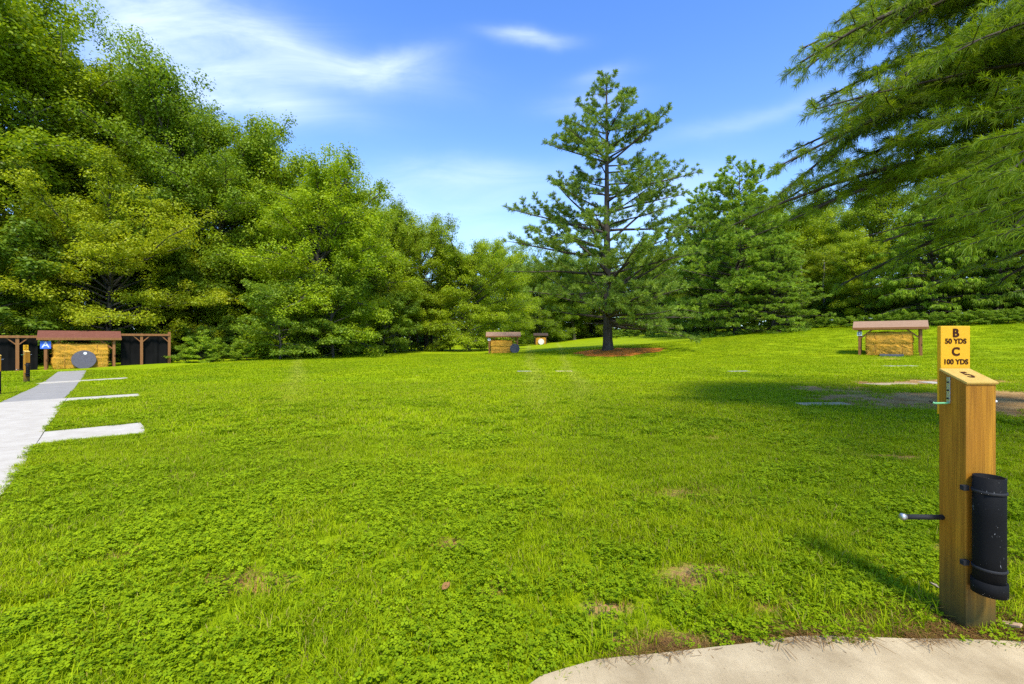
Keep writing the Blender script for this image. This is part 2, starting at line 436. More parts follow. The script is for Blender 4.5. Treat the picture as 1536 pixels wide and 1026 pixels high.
# concrete panels with open joints, then asphalt, slab, asphalt
e=-5.5
for i,s1 in enumerate((-2.6,.3,2.78,6.0,9.6)):
    strip('path',M['path_concrete'],e,s1-.012,-PW,-.004,['pale concrete path panel off the left edge','pale concrete path panel nearest the camera','pale concrete path panel before the first side pad','pale concrete path panel beside the first side pad','pale concrete path panel ending at the grey asphalt'][i]); e=s1
strip('path',M['asphalt'],9.6,18.28,-PW+.05,-.05,'grey asphalt stretch of path between two pale slabs',top=.014)
strip('path',M['path_concrete'],18.3,19.25,-PW-.2,-.004,'pale concrete slab crossing the path near the left shelter')
strip('path',M['asphalt'],19.27,27.0,-PW+.05,-.02,'grey asphalt end of path leading to the left shelter',top=.014)
for (a,b,L),lab in zip(PADS,('large pale shooting pad nearest on the left, beside the path','second pale shooting pad beside the path','farthest narrow shooting pad beside the path')):
    strip('shooting_pad',M['path_concrete'],a,b,.004,L,lab,cat='pad')
# slab under the camera
mb=MB(); xs=np.arange(-3,6.01,.12); rng2=random.Random(3); vs=[];fs=[]
for i,x in enumerate(xs):
    y=float(edge_y(x))+.02*(float(vnoise(x,0,.35))-.5); vs+=[(x,y-.012,.03),(x,y,.018),(x,y,-.1),(x,-5,.03)]
for i in range(len(xs)-1):
    a=i*4;b=a+4
    fs+=[(a,a+3,b+3,b),(a,b,b+1,a+1),(a+1,b+1,b+2,a+2)]
mb.add(vs,fs); o=mb.build('pavement',M['concrete'])
bm=bmesh.new(); bm.from_mesh(o.data); bmesh.ops.recalc_face_normals(bm,faces=bm.faces); bm.to_mesh(o.data); bm.free()
tag(o,'curved edge of the sandy concrete pavement at the bottom right','pavement',kind='structure')
for (x0,x1,y0,y1,lab) in SL:
    z=g1((x0+x1)/2,(y0+y1)/2)
    mb=MB(); n=8; j=lambda a: a+random.uniform(-.03,.03)
    top=[(j(x0),j(y0)),(j((x0+x1)/2),y0),(j(x1),j(y0)),(j(x1),j(y1)),(j((x0+x1)/2),y1),(j(x0),j(y1))]
    vs=[(px,py,g1(px,py)+.012) for px,py in top]+[(px,py,g1(px,py)-.1) for px,py in top]
    mb.add(vs,[tuple(range(6))]+[(i,i+6,(i+1)%6+6,(i+1)%6) for i in range(6)])
    tag(mb.build('paving_slab',M['path_concrete' if 'white' in lab else 'asphalt' if ('grey' in lab or 'dark thin' in lab or 'faint' in lab or 'thin dark' in lab) else 'concrete']),lab,'slab',kind='structure')

# ------------------------------------------------------------------ grass, clover, litter
grass_src=bpy.data.collections.new('clump_sources')   # not linked to the scene; only instanced
def grass_mat(name,dry=0.0,clover=False):
    k=NT(name); p=k.pos(); t=k.attr('tint')
    if clover: c=k.mix(k.noise(p,1.1,3),(.205,.30,.003),(.31,.41,.004))
    else: c=lawn_color(k,p)
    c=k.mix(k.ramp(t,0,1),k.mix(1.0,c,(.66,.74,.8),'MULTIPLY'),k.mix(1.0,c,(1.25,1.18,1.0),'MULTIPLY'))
    if dry: c=k.mix(k.ramp(t,.0,.6),(.33,.19,.05),(.2,.1,.03))
    else: c=k.mix(k.attr('gold'),c,(.36,.29,.07))
    b=k.bsdf(c,.65,spec=.1)
    tr=k.n('ShaderNodeBsdfTranslucent'); k.put(tr.inputs[0],k.mix(1.0,c,(1.2,1.2,.7),'MULTIPLY'))
    ms=k.n('ShaderNodeMixShader'); ms.inputs[0].default_value=.3
    k.t.links.new(b,ms.inputs[1]); k.t.links.new(tr.outputs[0],ms.inputs[2])
    return k.done(ms.outputs[0])
M['blade']=grass_mat('grass_blade'); M['clover']=grass_mat('clover_leaf',clover=True); M['dry']=grass_mat('dry_needle',dry=1)
def blade_clump(name,n,rad,h,w,lean,rng,gold=.05):
    V=[];Q=[];T=[];G=[]
    for i in range(n):
        a=rng.uniform(0,6.283); r=rad*math.sqrt(rng.random()); bx,by=r*math.cos(a),r*math.sin(a)
        d=rng.uniform(0,6.283); hh=h*rng.uniform(.55,1.2); ln=lean*rng.uniform(.3,1.6)*hh
        dx,dy=math.cos(d),math.sin(d); sx,sy=-dy*w/2,dx*w/2
        tw=rng.uniform(.7,1.2); sx*=tw; sy*=tw
        o=len(V)
        mx,my,mz=bx+dx*ln*.35,by+dy*ln*.35,hh*.62
        tx,ty,tz=bx+dx*ln,by+dy*ln,hh*rng.uniform(.8,1)
        V+=[(bx-sx,by-sy,-.01),(bx+sx,by+sy,-.01),(mx+sx*.8,my+sy*.8,mz),(mx-sx*.8,my-sy*.8,mz),(tx+sx*.12,ty+sy*.12,tz),(tx-sx*.12,ty-sy*.12,tz)]
        Q+=[(o,o+1,o+2,o+3),(o+3,o+2,o+4,o+5)]
        t=rng.random(); gd=1.0 if rng.random()<gold else 0.0
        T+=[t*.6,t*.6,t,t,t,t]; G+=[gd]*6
    me=fast_mesh(name,np.array(V),np.array(Q),{'tint':T,'gold':G}); me.materials.append(M['blade'])
    o=bpy.data.objects.new(name,me); grass_src.objects.link(o)
def clover_clump(name,n,rad,h,ls,rng):
    V=[];Q=[];T=[];G=[]
    for i in range(n):
        a=rng.uniform(0,6.283); r=rad*math.sqrt(rng.random()); cx,cy=r*math.cos(a),r*math.sin(a); z=h*rng.uniform(.45,1.15)
        tx,ty=rng.uniform(-.45,.45),rng.uniform(-.45,.45); a0=rng.uniform(0,6.283); t=rng.random(); s=ls*rng.uniform(.7,1.25)
        for k in range(3):
            b=a0+k*2.094; d=np.array((math.cos(b),math.sin(b))); e=np.array((-d[1],d[0])); o=len(V)
            pts=[(0,0),(.55,.42),(.98,.3),(.92,0),(.98,-.3),(.55,-.42)]
            for (f,g) in pts:
                q=d*f*s+e*g*s; V.append((cx+q[0],cy+q[1],z+q[0]*tx+q[1]*ty+.12*s*abs(g)))
            Q+=[(o,o+1,o+2,o+3),(o,o+3,o+4,o+5)]; T+=[t]*6; G+=[0]*6
        o=len(V); w=.0012
        V+=[(cx-w,cy,0),(cx+w,cy,0),(cx+w,cy,z),(cx-w,cy,z)]; Q.append((o,o+1,o+2,o+3)); T+=[.2]*4; G+=[0]*4
    me=fast_mesh(name,np.array(V),np.array(Q),{'tint':T,'gold':G}); me.materials.append(M['clover'])
    o=bpy.data.objects.new(name,me); grass_src.objects.link(o)
def litter_clump(name,n,rad,rng):
    V=[];Q=[];T=[]
    for i in range(n):
        a=rng.uniform(0,6.283); r=rad*math.sqrt(rng.random()); d=rng.uniform(0,6.283); L=rng.uniform(.03,.09)
        cx,cy=r*math.cos(a),r*math.sin(a); dx,dy=math.cos(d)*L,math.sin(d)*L; w=.001; z=rng.uniform(.003,.018); o=len(V); dz=rng.uniform(-.006,.012)
        sx,sy=-dy/L*w,dx/L*w
        V+=[(cx-sx,cy-sy,z),(cx+sx,cy+sy,z),(cx+dx+sx,cy+dy+sy,z+dz),(cx+dx-sx,cy+dy-sy,z+dz)]; Q.append((o,o+1,o+2,o+3)); T+=[rng.random()]*4
    me=fast_mesh(name,np.array(V),np.array(Q),{'tint':T,'gold':[0]*len(T)}); me.materials.append(M['dry'])
    o=bpy.data.objects.new(name,me); grass_src.objects.link(o)
rg=random.Random(5)
# alphabetical order = instance index
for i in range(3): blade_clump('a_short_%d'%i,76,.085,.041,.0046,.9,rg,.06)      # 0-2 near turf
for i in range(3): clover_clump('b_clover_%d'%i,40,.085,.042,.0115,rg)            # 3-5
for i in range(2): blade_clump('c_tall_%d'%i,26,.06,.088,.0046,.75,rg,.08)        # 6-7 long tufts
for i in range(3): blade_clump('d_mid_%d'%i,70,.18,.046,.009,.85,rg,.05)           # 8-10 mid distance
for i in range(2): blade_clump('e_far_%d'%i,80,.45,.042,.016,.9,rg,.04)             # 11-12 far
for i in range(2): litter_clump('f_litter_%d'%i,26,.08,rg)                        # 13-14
def instancer(name,P,rot,scl,idx,lab,cat):
    me=bpy.data.meshes.new(name); me.vertices.add(len(P)); me.vertices.foreach_set('co',np.ascontiguousarray(P,np.float32).ravel())
    a=me.attributes.new('rot','FLOAT_VECTOR','POINT'); a.data.foreach_set('vector',np.ascontiguousarray(rot,np.float32).ravel())
    a=me.attributes.new('scl','FLOAT','POINT'); a.data.foreach_set('value',np.ascontiguousarray(scl,np.float32))
    a=me.attributes.new('idx','INT','POINT'); a.data.foreach_set('value',np.ascontiguousarray(idx,np.int32))
    o=bpy.data.objects.new(name,me); col.objects.link(o)
    ng=bpy.data.node_groups.new(name,'GeometryNodeTree')
    ng.interface.new_socket('Geometry',in_out='INPUT',socket_type='NodeSocketGeometry'); ng.interface.new_socket('Geometry',in_out='OUTPUT',socket_type='NodeSocketGeometry')
    gi=ng.nodes.new('NodeGroupInput'); go=ng.nodes.new('NodeGroupOutput')
    ip=ng.nodes.new('GeometryNodeInstanceOnPoints'); ci=ng.nodes.new('GeometryNodeCollectionInfo')
    ci.inputs[0].default_value=grass_src; ci.inputs['Separate Children'].default_value=True; ci.inputs['Reset Children'].default_value=True
    ip.inputs['Pick Instance'].default_value=True
    def na(n,t):
        d=ng.nodes.new('GeometryNodeInputNamedAttribute'); d.data_type=t; d.inputs[0].default_value=n
        return d.outputs[0]
    er=ng.nodes.new('FunctionNodeEulerToRotation'); L=ng.links.new
    L(gi.outputs[0],ip.inputs['Points']); L(ci.outputs[0],ip.inputs['Instance'])
    L(na('idx','INT'),ip.inputs['Instance Index']); L(na('rot','FLOAT_VECTOR'),er.inputs[0]); L(er.outputs[0],ip.inputs['Rotation'])
    L(na('scl','FLOAT'),ip.inputs['Scale']); L(ip.outputs[0],go.inputs[0])
    md=o.modifiers.new('scatter','NODES'); md.node_group=ng
    return tag(o,lab,cat,kind='stuff')
def scatter(x0,x1,y0,y1,dens,wedge=True):
    n=int((x1-x0)*(y1-y0)*dens); x=RNG.uniform(x0,x1,n); y=RNG.uniform(y0,y1,n)
    if wedge:
        k=(np.abs(x)<1.15*y+2.2); x,y=x[k],y[k]
    return x,y
GP=[];GI=[];GS=[];CP=[];CI=[];CS=[];LP=[];LI=[];LS=[]
def place(x,y,idx,sc,dst,thin=1.0,grow=.0):
    dd=dirt(x,y); k=(~blocked(x,y,grow))&(RNG.random(len(x))>np.clip(dd*1.25-.15,0,.97)*thin)
    x,y,idx,sc=x[k],y[k],idx[k],sc[k]
    z=gz(x,y); dst[0].append(np.stack([x,y,z],1)); dst[1].append(idx); dst[2].append(sc)
G_=(GP,GI,GS); C_=(CP,CI,CS); L_=(LP,LI,LS)
# near field
x,y=scatter(-9,9,1.3,6.5,210)
cl=.55*fbm(x+20,y+11,1.5)+.45*fbm(x+3,y+8,.45)+.10*np.clip((3.6-y)/2,-1,.8); cm=cl+RNG.normal(0,.075,len(x))+.03*(y<4.2)>.575
place(x[~cm],y[~cm],RNG.integers(0,3,(~cm).sum()),(RNG.uniform(.75,1.2,len(x))*(.75+.6*fbm(x,y,.8)))[~cm],G_)
place(x[cm],y[cm],RNG.integers(3,6,cm.sum()),RNG.uniform(.8,1.35,cm.sum()),C_)
k=(~cm)|(RNG.random(len(x))<.3)
x,y=scatter(-7,7,1.3,6.0,14); k=fbm(x+5,y+2,.7)>.5; x,y=x[k],y[k]
place(x,y,RNG.integers(6,8,len(x)),RNG.uniform(.5,1.0,len(x)),G_)
x,y=scatter(.3,3.4,1.9,2.75,60,False); k=(fbm(x,y,.3)>.42)&(y<edge_y(x)+.5); x,y=x[k],y[k]
place(x,y,RNG.integers(6,8,len(x)),RNG.uniform(.7,1.35,len(x)),G_)
x,y=scatter(-20,20,6.5,15,42); place(x,y,RNG.integers(8,11,len(x)),RNG.uniform(.8,1.25,len(x)),G_,grow=.15)
# trim turf along path and pad edges
s_,r_=RNG.uniform(-1,27,26000),RNG.uniform(-1.6,1.8,26000)
x=P0[0]+PD[0]*s_+PR[0]*r_; y=P0[1]+PD[1]*s_+PR[1]*r_; k=(~blocked(x,y,.02))&blocked(x,y,.22); x,y=x[k],y[k]
place(x,y,RNG.integers(0,3,len(x)),RNG.uniform(.8,1.2,len(x)),G_,grow=.03)
x,y=scatter(-20,20,6.0,11,40); cl=.55*fbm(x+20,y+11,1.5)+.45*fbm(x+3,y+8,.45); k=cl>.6; x,y=x[k],y[k]
place(x,y,RNG.integers(3,6,len(x)),RNG.uniform(1.1,1.6,len(x)),C_)
x,y=scatter(-36,42,15,46,11.0); k=(x>-19-.0*y)|(y<24); x,y=x[k],y[k]
place(x,y,RNG.integers(11,13,len(x)),RNG.uniform(.75,1.25,len(x)),G_,grow=.4)
# dry needle litter at the slab edge and round the post
x=RNG.uniform(.1,4,230); y=edge_y(x)+np.abs(RNG.normal(0,.03,230))-.008; kk=fbm(x,y,.35)>.47
x,y=x[kk],y[kk]; LP.append(np.stack([x,y,gz(x,y)+np.where(y<edge_y(x),.028,.006)],1)); LI.append(RNG.integers(13,15,len(x))); LS.append(RNG.uniform(.6,1.2,len(x)))
x=RNG.normal(2.3,.25,150); y=RNG.normal(2.22,.1,150); kk=y>edge_y(x); x,y=x[kk],y[kk]
LP.append(np.stack([x,y,gz(x,y)+.008],1)); LI.append(RNG.integers(13,15,len(x))); LS.append(RNG.uniform(.7,1.3,len(x)))
x,y=scatter(-2,5,2,6,60); kk=(dirt(x,y)>.35)&(RNG.random(len(x))<.35); x,y=x[kk],y[kk]
LP.append(np.stack([x,y,gz(x,y)+.01],1)); LI.append(RNG.integers(13,15,len(x))); LS.append(RNG.uniform(.7,1.3,len(x)))
for (A,B,C),nm,lab,cat in ((G_,'grass','short green lawn grass blades with longer tufts near the pavement','grass'),(C_,'clover','patches of small round-leaved clover in the near lawn','clover'),(L_,'needle_litter','dry brown pine needles along the pavement edge','litter')):
    P=np.concatenate(A); I=np.concatenate(B); S=np.concatenate(C); n=len(P)
    tl=np.where(I>=8,.02,.1); rot=np.stack([RNG.normal(0,1,n)*tl,RNG.normal(0,1,n)*tl,RNG.uniform(0,6.283,n)],1)
    if nm=='needle_litter': rot[:,:2]*=.2
    instancer(nm,P,rot,S,I,lab,cat)

# ------------------------------------------------------------------ trees
class Wood:
    """collects tapered limbs"""
    def __init__(s): s.mb=MB()
    def limb(s,pts,r0,r1,n=6):
        m=len(pts); s.mb.tube(pts,[r0+(r1-r0)*i/(m-1) for i in range(m)],n,cap=False)
def curve_pts(a,d,L,n,bend,rng,wob=.05):
    """n+1 points from a along d, bending by vector bend (per length)"""
    p=Vector(a); d=Vector(d).normalized(); out=[p.copy()]; st=L/n
    for i in range(n):
        d=(d+Vector(bend)*(1.0/n)+Vector((rng.gauss(0,wob),rng.gauss(0,wob),rng.gauss(0,wob)))).normalized()
        p=p+d*st; out.append(p.copy())
    return out

def leaf_quads(C,rad,n,size,rs,flat=.5,gold_p=None,droop=.0):
    """C (k,3) cluster centres, rad (k,), n leaves each -> V,Q,tint,gold"""
    k=len(C); N=k*n
    c=np.repeat(C,n,0); r=np.repeat(rad,n)
    d=norm(rs.normal(size=(N,3))); rr=rs.random(N)**.45
    off=d*rr[:,None]*r[:,None]; off[:,2]*=flat
    off[:,2]-=droop*(off[:,0]**2+off[:,1]**2)/np.maximum(r,.1)
    p=c+off
    nrm=norm(np.array((0,0,.75))+d*np.array((.55,.55,.4))+rs.normal(size=(N,3))*.42)
    out=norm(off*np.array((1,1,.2))+rs.normal(size=(N,3))*.3*r[:,None])
    tx=norm(out-nrm*(out*nrm).sum(1,keepdims=True)); bx=np.cross(nrm,tx)
    s=size*rs.uniform(.5,1.45,N)[:,None]
    a=p-tx*s*.5; b=p+bx*s*.33-nrm*s*.06; e=p+tx*s*.55-nrm*s*.12; f=p-bx*s*.33-nrm*s*.06
    V=np.stack([a,b,e,f],1).reshape(-1,3); Q=np.arange(N*4).reshape(N,4)
    ct=np.repeat(rs.normal(.45,.2,k),n)+rs.normal(0,.2,N); t=np.repeat(np.clip(ct,0,1),4)
    if gold_p is None: g=np.zeros(N*4)
    else:
        gg=np.repeat(np.clip(gold_p*rs.random(k)*1.6,0,1),n)*rs.random(N); g=np.repeat(np.clip(gg,0,1),4)
    return V,Q,t,g

def deciduous(name,seed,H,Rc,cb,prof,nl=46,leaf=.17,nleaf=64,mat='leaf_mid',bark='bark_grey',csize=1.0,gold=0.0,lean=(0,0),flat=.5,r0=None,low=0):
    rng=random.Random(seed); rs=np.random.default_rng(seed); w=Wood()
    r0=r0 or H*.016
    tp=curve_pts((0,0,-.2),(lean[0],lean[1],1),H*.80,9,(0,0,.2),rng,.05)
    w.limb(tp,r0*1.15,r0*.12,8); w.mb.tube([tp[0],tp[0]+(tp[1]-tp[0])*.25],[r0*1.7,r0*1.0],8,cap=False)
    def tpt(s):
        f=s*9; i=min(int(f),8); return tp[i].lerp(tp[i+1],f-i)
    C=[];Rd=[];Gd=[]
    az0=rng.uniform(0,6.28)
    lob=[rng.uniform(.72,1.15) for _ in range(12)]
    def addc(p,r):
        C.append(tuple(p)); Rd.append(r)
        rel=math.hypot(p.x,p.y)/Rc; Gd.append(gold*max(0,rel*1.1-.15))
    for i in range(nl):
        t=(i+.5)/nl; t=t**.85; s=cb+(1-cb)*t
        az=az0+i*2.39996+rng.uniform(-.35,.35)
        pr=float(np.interp(t,np.linspace(0,1,len(prof)),prof))
        la=lob[int((az%6.283)/6.283*12)%12]
        L=Rc*pr*la*rng.uniform(.8,1.1)
        el=R(8+62*t**1.2+rng.uniform(-10,10))
        st=tpt(min(.99,max(0,s-.12*t)))
        d=(math.cos(az)*math.cos(el),math.sin(az)*math.cos(el),math.sin(el))
        Lr=L/max(.55,math.cos(el)) if t<.8 else L*(1.1 if t<.9 else .65)
        lp=curve_pts(st,d,Lr,5,(0,0,-.35 if t<.5 else -.05),rng,.09)
        rad=max(.025,min(r0*.42,Lr*.016))
        w.limb(lp,rad,rad*.25,5)
        a=csize*(.68+.05*Rc)
        addc(lp[-1],a*rng.uniform(.6,1)); addc(lp[4],a*rng.uniform(.7,1.1))
        if rng.random()<.7: addc(lp[3],a*rng.uniform(.6,1))
        ns=7
        for k in range(ns):
            f=.32+.66*(k+rng.random())/ns; j=min(int(f*5),4); b=lp[j].lerp(lp[j+1],f*5-j)
            dd=(lp[j+1]-lp[j]).normalized(); sg=1 if k%2 else -1
            ang=sg*R(rng.uniform(30,75)); dv=Matrix.Rotation(ang,3,'Z')@dd; dv.z+=rng.uniform(-.12,.35)
            sl=Lr*rng.uniform(.2,.42)*(1.15-f*.5)
            sp=curve_pts(b,dv,sl,3,(0,0,-.25),rng,.1)
            w.limb(sp,rad*.4,rad*.12,4)
            addc(sp[-1],a*rng.uniform(.55,1.05))
            if rng.random()<.75: addc(sp[2],a*rng.uniform(.5,.9))
            if sl>1.6: addc(sp[1]+Vector((0,0,rng.uniform(-.2,.3))),a*rng.uniform(.4,.8))
    for i in range(40): addc(tp[-1]+Vector((rng.gauss(0,.17*Rc),rng.gauss(0,.17*Rc),rng.uniform(-.08,.11)*H)),csize*rng.uniform(.7,1.15))
    C=np.array(C); Rd=np.array(Rd)
    V,Q,t,g=leaf_quads(C,Rd,nleaf,leaf,rs,flat,np.array(Gd),.18)
    cm=fast_mesh(name+'_crown',V,Q,{'tint':t,'gold':g}); cm.materials.append(M[mat])
    tm=bpy.data.meshes.new(name+'_trunk'); tm.from_pydata(w.mb.v,[],w.mb.f); tm.materials.append(M[bark])
    tm.polygons.foreach_set('use_smooth',[True]*len(tm.polygons))
    return dict(trunk=tm,crown=cm,H=float(np.percentile(V[:,2],99.9)),R=Rc)

class Needles:
    def __init__(s): s.P=[];s.D=[];s.S=[]
    def tuft(s,p,d,size): s.P.append(tuple(p)); s.D.append(tuple(d)); s.S.append(size)
    def mesh(s,name,n,width,rs,spread=.9,up=.25,mat='needle_blue',hang=0):
        P=np.repeat(np.array(s.P),n,0); D=norm(np.repeat(np.array(s.D),n,0)); S=np.repeat(np.array(s.S),n); N=len(P)
        rv=rs.normal(size=(N,3)); rv-=D*(rv*D).sum(1,keepdims=True); rv=norm(rv)
        c=rs.uniform(.1,1.0,N)[:,None]
        d=norm(D*c+rv*spread*rs.uniform(.35,1,N)[:,None]+np.array((0,0,up)))
        L=S*rs.uniform(.65,1.1,N)
        side=norm(np.cross(d,rs.normal(size=(N,3))))*(width/2)
        base=P-D*(S*rs.uniform(0,.5,N))[:,None]
        mid=base+d*(L*.55)[:,None]; tip=base+d*L[:,None]; tip[:,2]-=L*(.12+hang)
        V=np.stack([base,mid+side,tip,mid-side],1).reshape(-1,3); Q=np.arange(N*4).reshape(N,4)
        k=len(s.P); t=np.repeat(np.clip(np.repeat(rs.normal(.45,.22,k),n)+rs.normal(0,.15,N),0,1),4)
        me=fast_mesh(name,V,Q,{'tint':t}); me.materials.append(M[mat]); return me

def pine_branch(w,nd,rng,start,d,L,bend,rad,size,side_step,twig_step,spread=.55,start_f=.28,dense=1.0,tipcurl=.25,hang=0):
    n=8
    lp=curve_pts(start,d,L,n,bend,rng,.035)
    w.limb(lp,rad,rad*.16,6)
    def pt(f):
        f=min(f,.999)*n; i=int(f); return lp[i].lerp(lp[i+1],f-i),(lp[i+1]-lp[i]).normalized()
    nd.tuft(lp[-1],pt(.99)[1],size)
    s=start_f*L; sg=1
    while s<L:
        f=s/L; p,t=pt(f); sg=-sg
        l=L*spread*min(1,(1-f)*1.25+.12)*rng.uniform(.65,1.1)*(.6+.4*min(1,(f-start_f)*4+.3))
        h=Matrix.Rotation(sg*R(rng.uniform(38,62)),3,'Z')@t; h.z+=rng.uniform(-.05,.22)-hang*.3
        tw=curve_pts(p,h,l,4,(0,0,tipcurl-hang),rng,.06)
        w.limb(tw,max(.006,rad*.22*(1-f*.5)),rad*.05+.003,4)
        m=max(2,int(l/twig_step)); sg2=1
        for j in range(1,m+1):
            q=j/m; ii=min(int(q*4),3); b=tw[ii].lerp(tw[ii+1],min(1,q*4-ii)); bd=(tw[ii+1]-tw[ii]).normalized()
            if q>.25: nd.tuft(b,bd,size*rng.uniform(.75,1.1))
            sg2=-sg2
            if l>.5*size*3 and rng.random()<dense and j<m:
                sl=l*.38*(1-q*.55)*rng.uniform(.5,1.1)
                sd=Matrix.Rotation(sg2*R(rng.uniform(32,58)),3,'Z')@bd; sd.z+=rng.uniform(-.02,.25)-hang*.5; sd.normalize()
                e_=b+sd*sl
                if hang: e_.z-=hang*sl
                w.mb.tube([b,e_],[max(.003,rad*.05),.002],3,cap=False)
                kk=max(1,int(sl/twig_step))
                for x in range(1,kk+1): nd.tuft(b.lerp(e_,x/kk),(e_-b).normalized(),size*rng.uniform(.75,1.1))
        s+=side_step*rng.uniform(.7,1.3)
    return lp

def finish_tree(w,nd_mesh,name,bark):
    tm=bpy.data.meshes.new(name+'_trunk'); tm.from_pydata(w.mb.v,[],w.mb.f); tm.materials.append(M[bark])
    tm.polygons.foreach_set('use_smooth',[True]*len(tm.polygons))
    return dict(trunk=tm,crown=nd_mesh)
def conifer(name,seed,H,Rb,cb,prof,whorl=1.0,per=5,size=.4,needles=22,width=.035,mat='needle_blue',el0=-5,el1=45,bend=.25,hang=0,side=.75,twig=.42,spread=.5,r0=None,miss=.12,up=.25,dense=.7):
    rng=random.Random(seed); rs=np.random.default_rng(seed); w=Wood(); nd=Needles()
    r0=r0 or H*.017
    tp=curve_pts((0,0,-.2),(0,0,1),H,12,(0,0,.1),rng,.007); w.limb(tp,r0,r0*.08,10)
    w.mb.tube([tp[0],tp[0]+Vector((0,0,.5)),tp[0]+Vector((0,0,1.2))],[r0*1.55,r0*1.15,r0*.95],10,cap=False)
    def tpt(z):
        f=max(0,min(.999,z/H))*12; i=int(f); return tp[i].lerp(tp[i+1],f-i)
    z=cb*H; az=rng.uniform(0,6.28)
    while z<H*.985:
        t=(z/H-cb)/(1-cb)
        k=per if t<.85 else 4
        for j in range(k):
            if rng.random()<miss: continue
            a=az+6.283*j/k+rng.uniform(-.3,.3)
            L=Rb*float(np.interp(t,np.linspace(0,1,len(prof)),prof))*rng.uniform(.68,1.15)
            if L<.3: continue
            el=R(el0+(el1-el0)*t+rng.uniform(-8,8)); d=(math.cos(a)*math.cos(el),math.sin(a)*math.cos(el),math.sin(el))
            pine_branch(w,nd,rng,tpt(z+rng.uniform(-.3,.3)*whorl),d,L,(0,0,bend*(1-t)-.1),max(.02,min(.13,L*.015)),size,side*(.55+.06*L),twig,spread,.3,dense,.25,hang)
        az+=1.1; z+=whorl*rng.uniform(.75,1.2)*(1-.35*t)
    nd.tuft(tp[-1],(0,0,1),size); 
    return rng,rs,w,nd,tpt

TREES={}
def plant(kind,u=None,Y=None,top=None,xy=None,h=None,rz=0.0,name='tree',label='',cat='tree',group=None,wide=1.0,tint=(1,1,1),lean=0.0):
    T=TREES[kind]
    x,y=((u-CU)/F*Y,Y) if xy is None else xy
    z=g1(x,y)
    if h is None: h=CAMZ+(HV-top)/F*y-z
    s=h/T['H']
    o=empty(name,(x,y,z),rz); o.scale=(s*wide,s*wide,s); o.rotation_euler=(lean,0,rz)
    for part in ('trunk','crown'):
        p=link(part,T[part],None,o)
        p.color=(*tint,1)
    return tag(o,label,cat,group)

TREES['maple']=deciduous('maple',21,12.5,6.6,.13,[.75,1,1,.95,.8,.55,.3],56,.13,170,'leaf_maple','bark_grey',.95,.32,flat=.6)
TREES['poplar']=deciduous('poplar',22,26,5.6,.22,[.6,.9,1,1,.9,.75,.5,.25],68,.155,130,'leaf_mid','bark_pale',1.05,.05,flat=.8)
TREES['oak']=deciduous('oak',23,21,6.2,.26,[.5,.85,1,.95,.85,.6,.35],62,.155,130,'leaf_dark','bark_grey',1.05,flat=.8)
TREES['edge']=deciduous('edge',24,19,5.6,.05,[.85,.95,1,1,.9,.8,.6,.35],70,.14,135,'leaf_mid','bark_grey',1.0,.08,flat=.75)
TREES['edge_b']=deciduous('edge_b',25,17,5.4,.07,[.8,1,.9,1,.85,.75,.55,.3],66,.14,135,'leaf_mid','bark_grey',1.0,flat=.75)
TREES['round']=deciduous('round',36,15.5,7.4,.09,[.8,1,1.02,1,.92,.75,.5],78,.15,140,'leaf_mid','bark_grey',1.1,flat=.65)
TREES['small']=deciduous('small',27,7,2.9,.08,[.7,1,1,.85,.6,.35],34,.13,60,'leaf_shrub','bark_grey',.72,r0=.09)
TREES['shrub']=deciduous('shrub',28,2.4,1.7,.02,[.9,1,1,.8,.5],26,.10,56,'leaf_shrub','twig',.48,r0=.05)
TREES['shrub_b']=deciduous('shrub_b',29,1.6,1.9,.02,[1,1,.9,.7,.5],24,.09,56,'leaf_shrub','twig',.45,r0=.04)

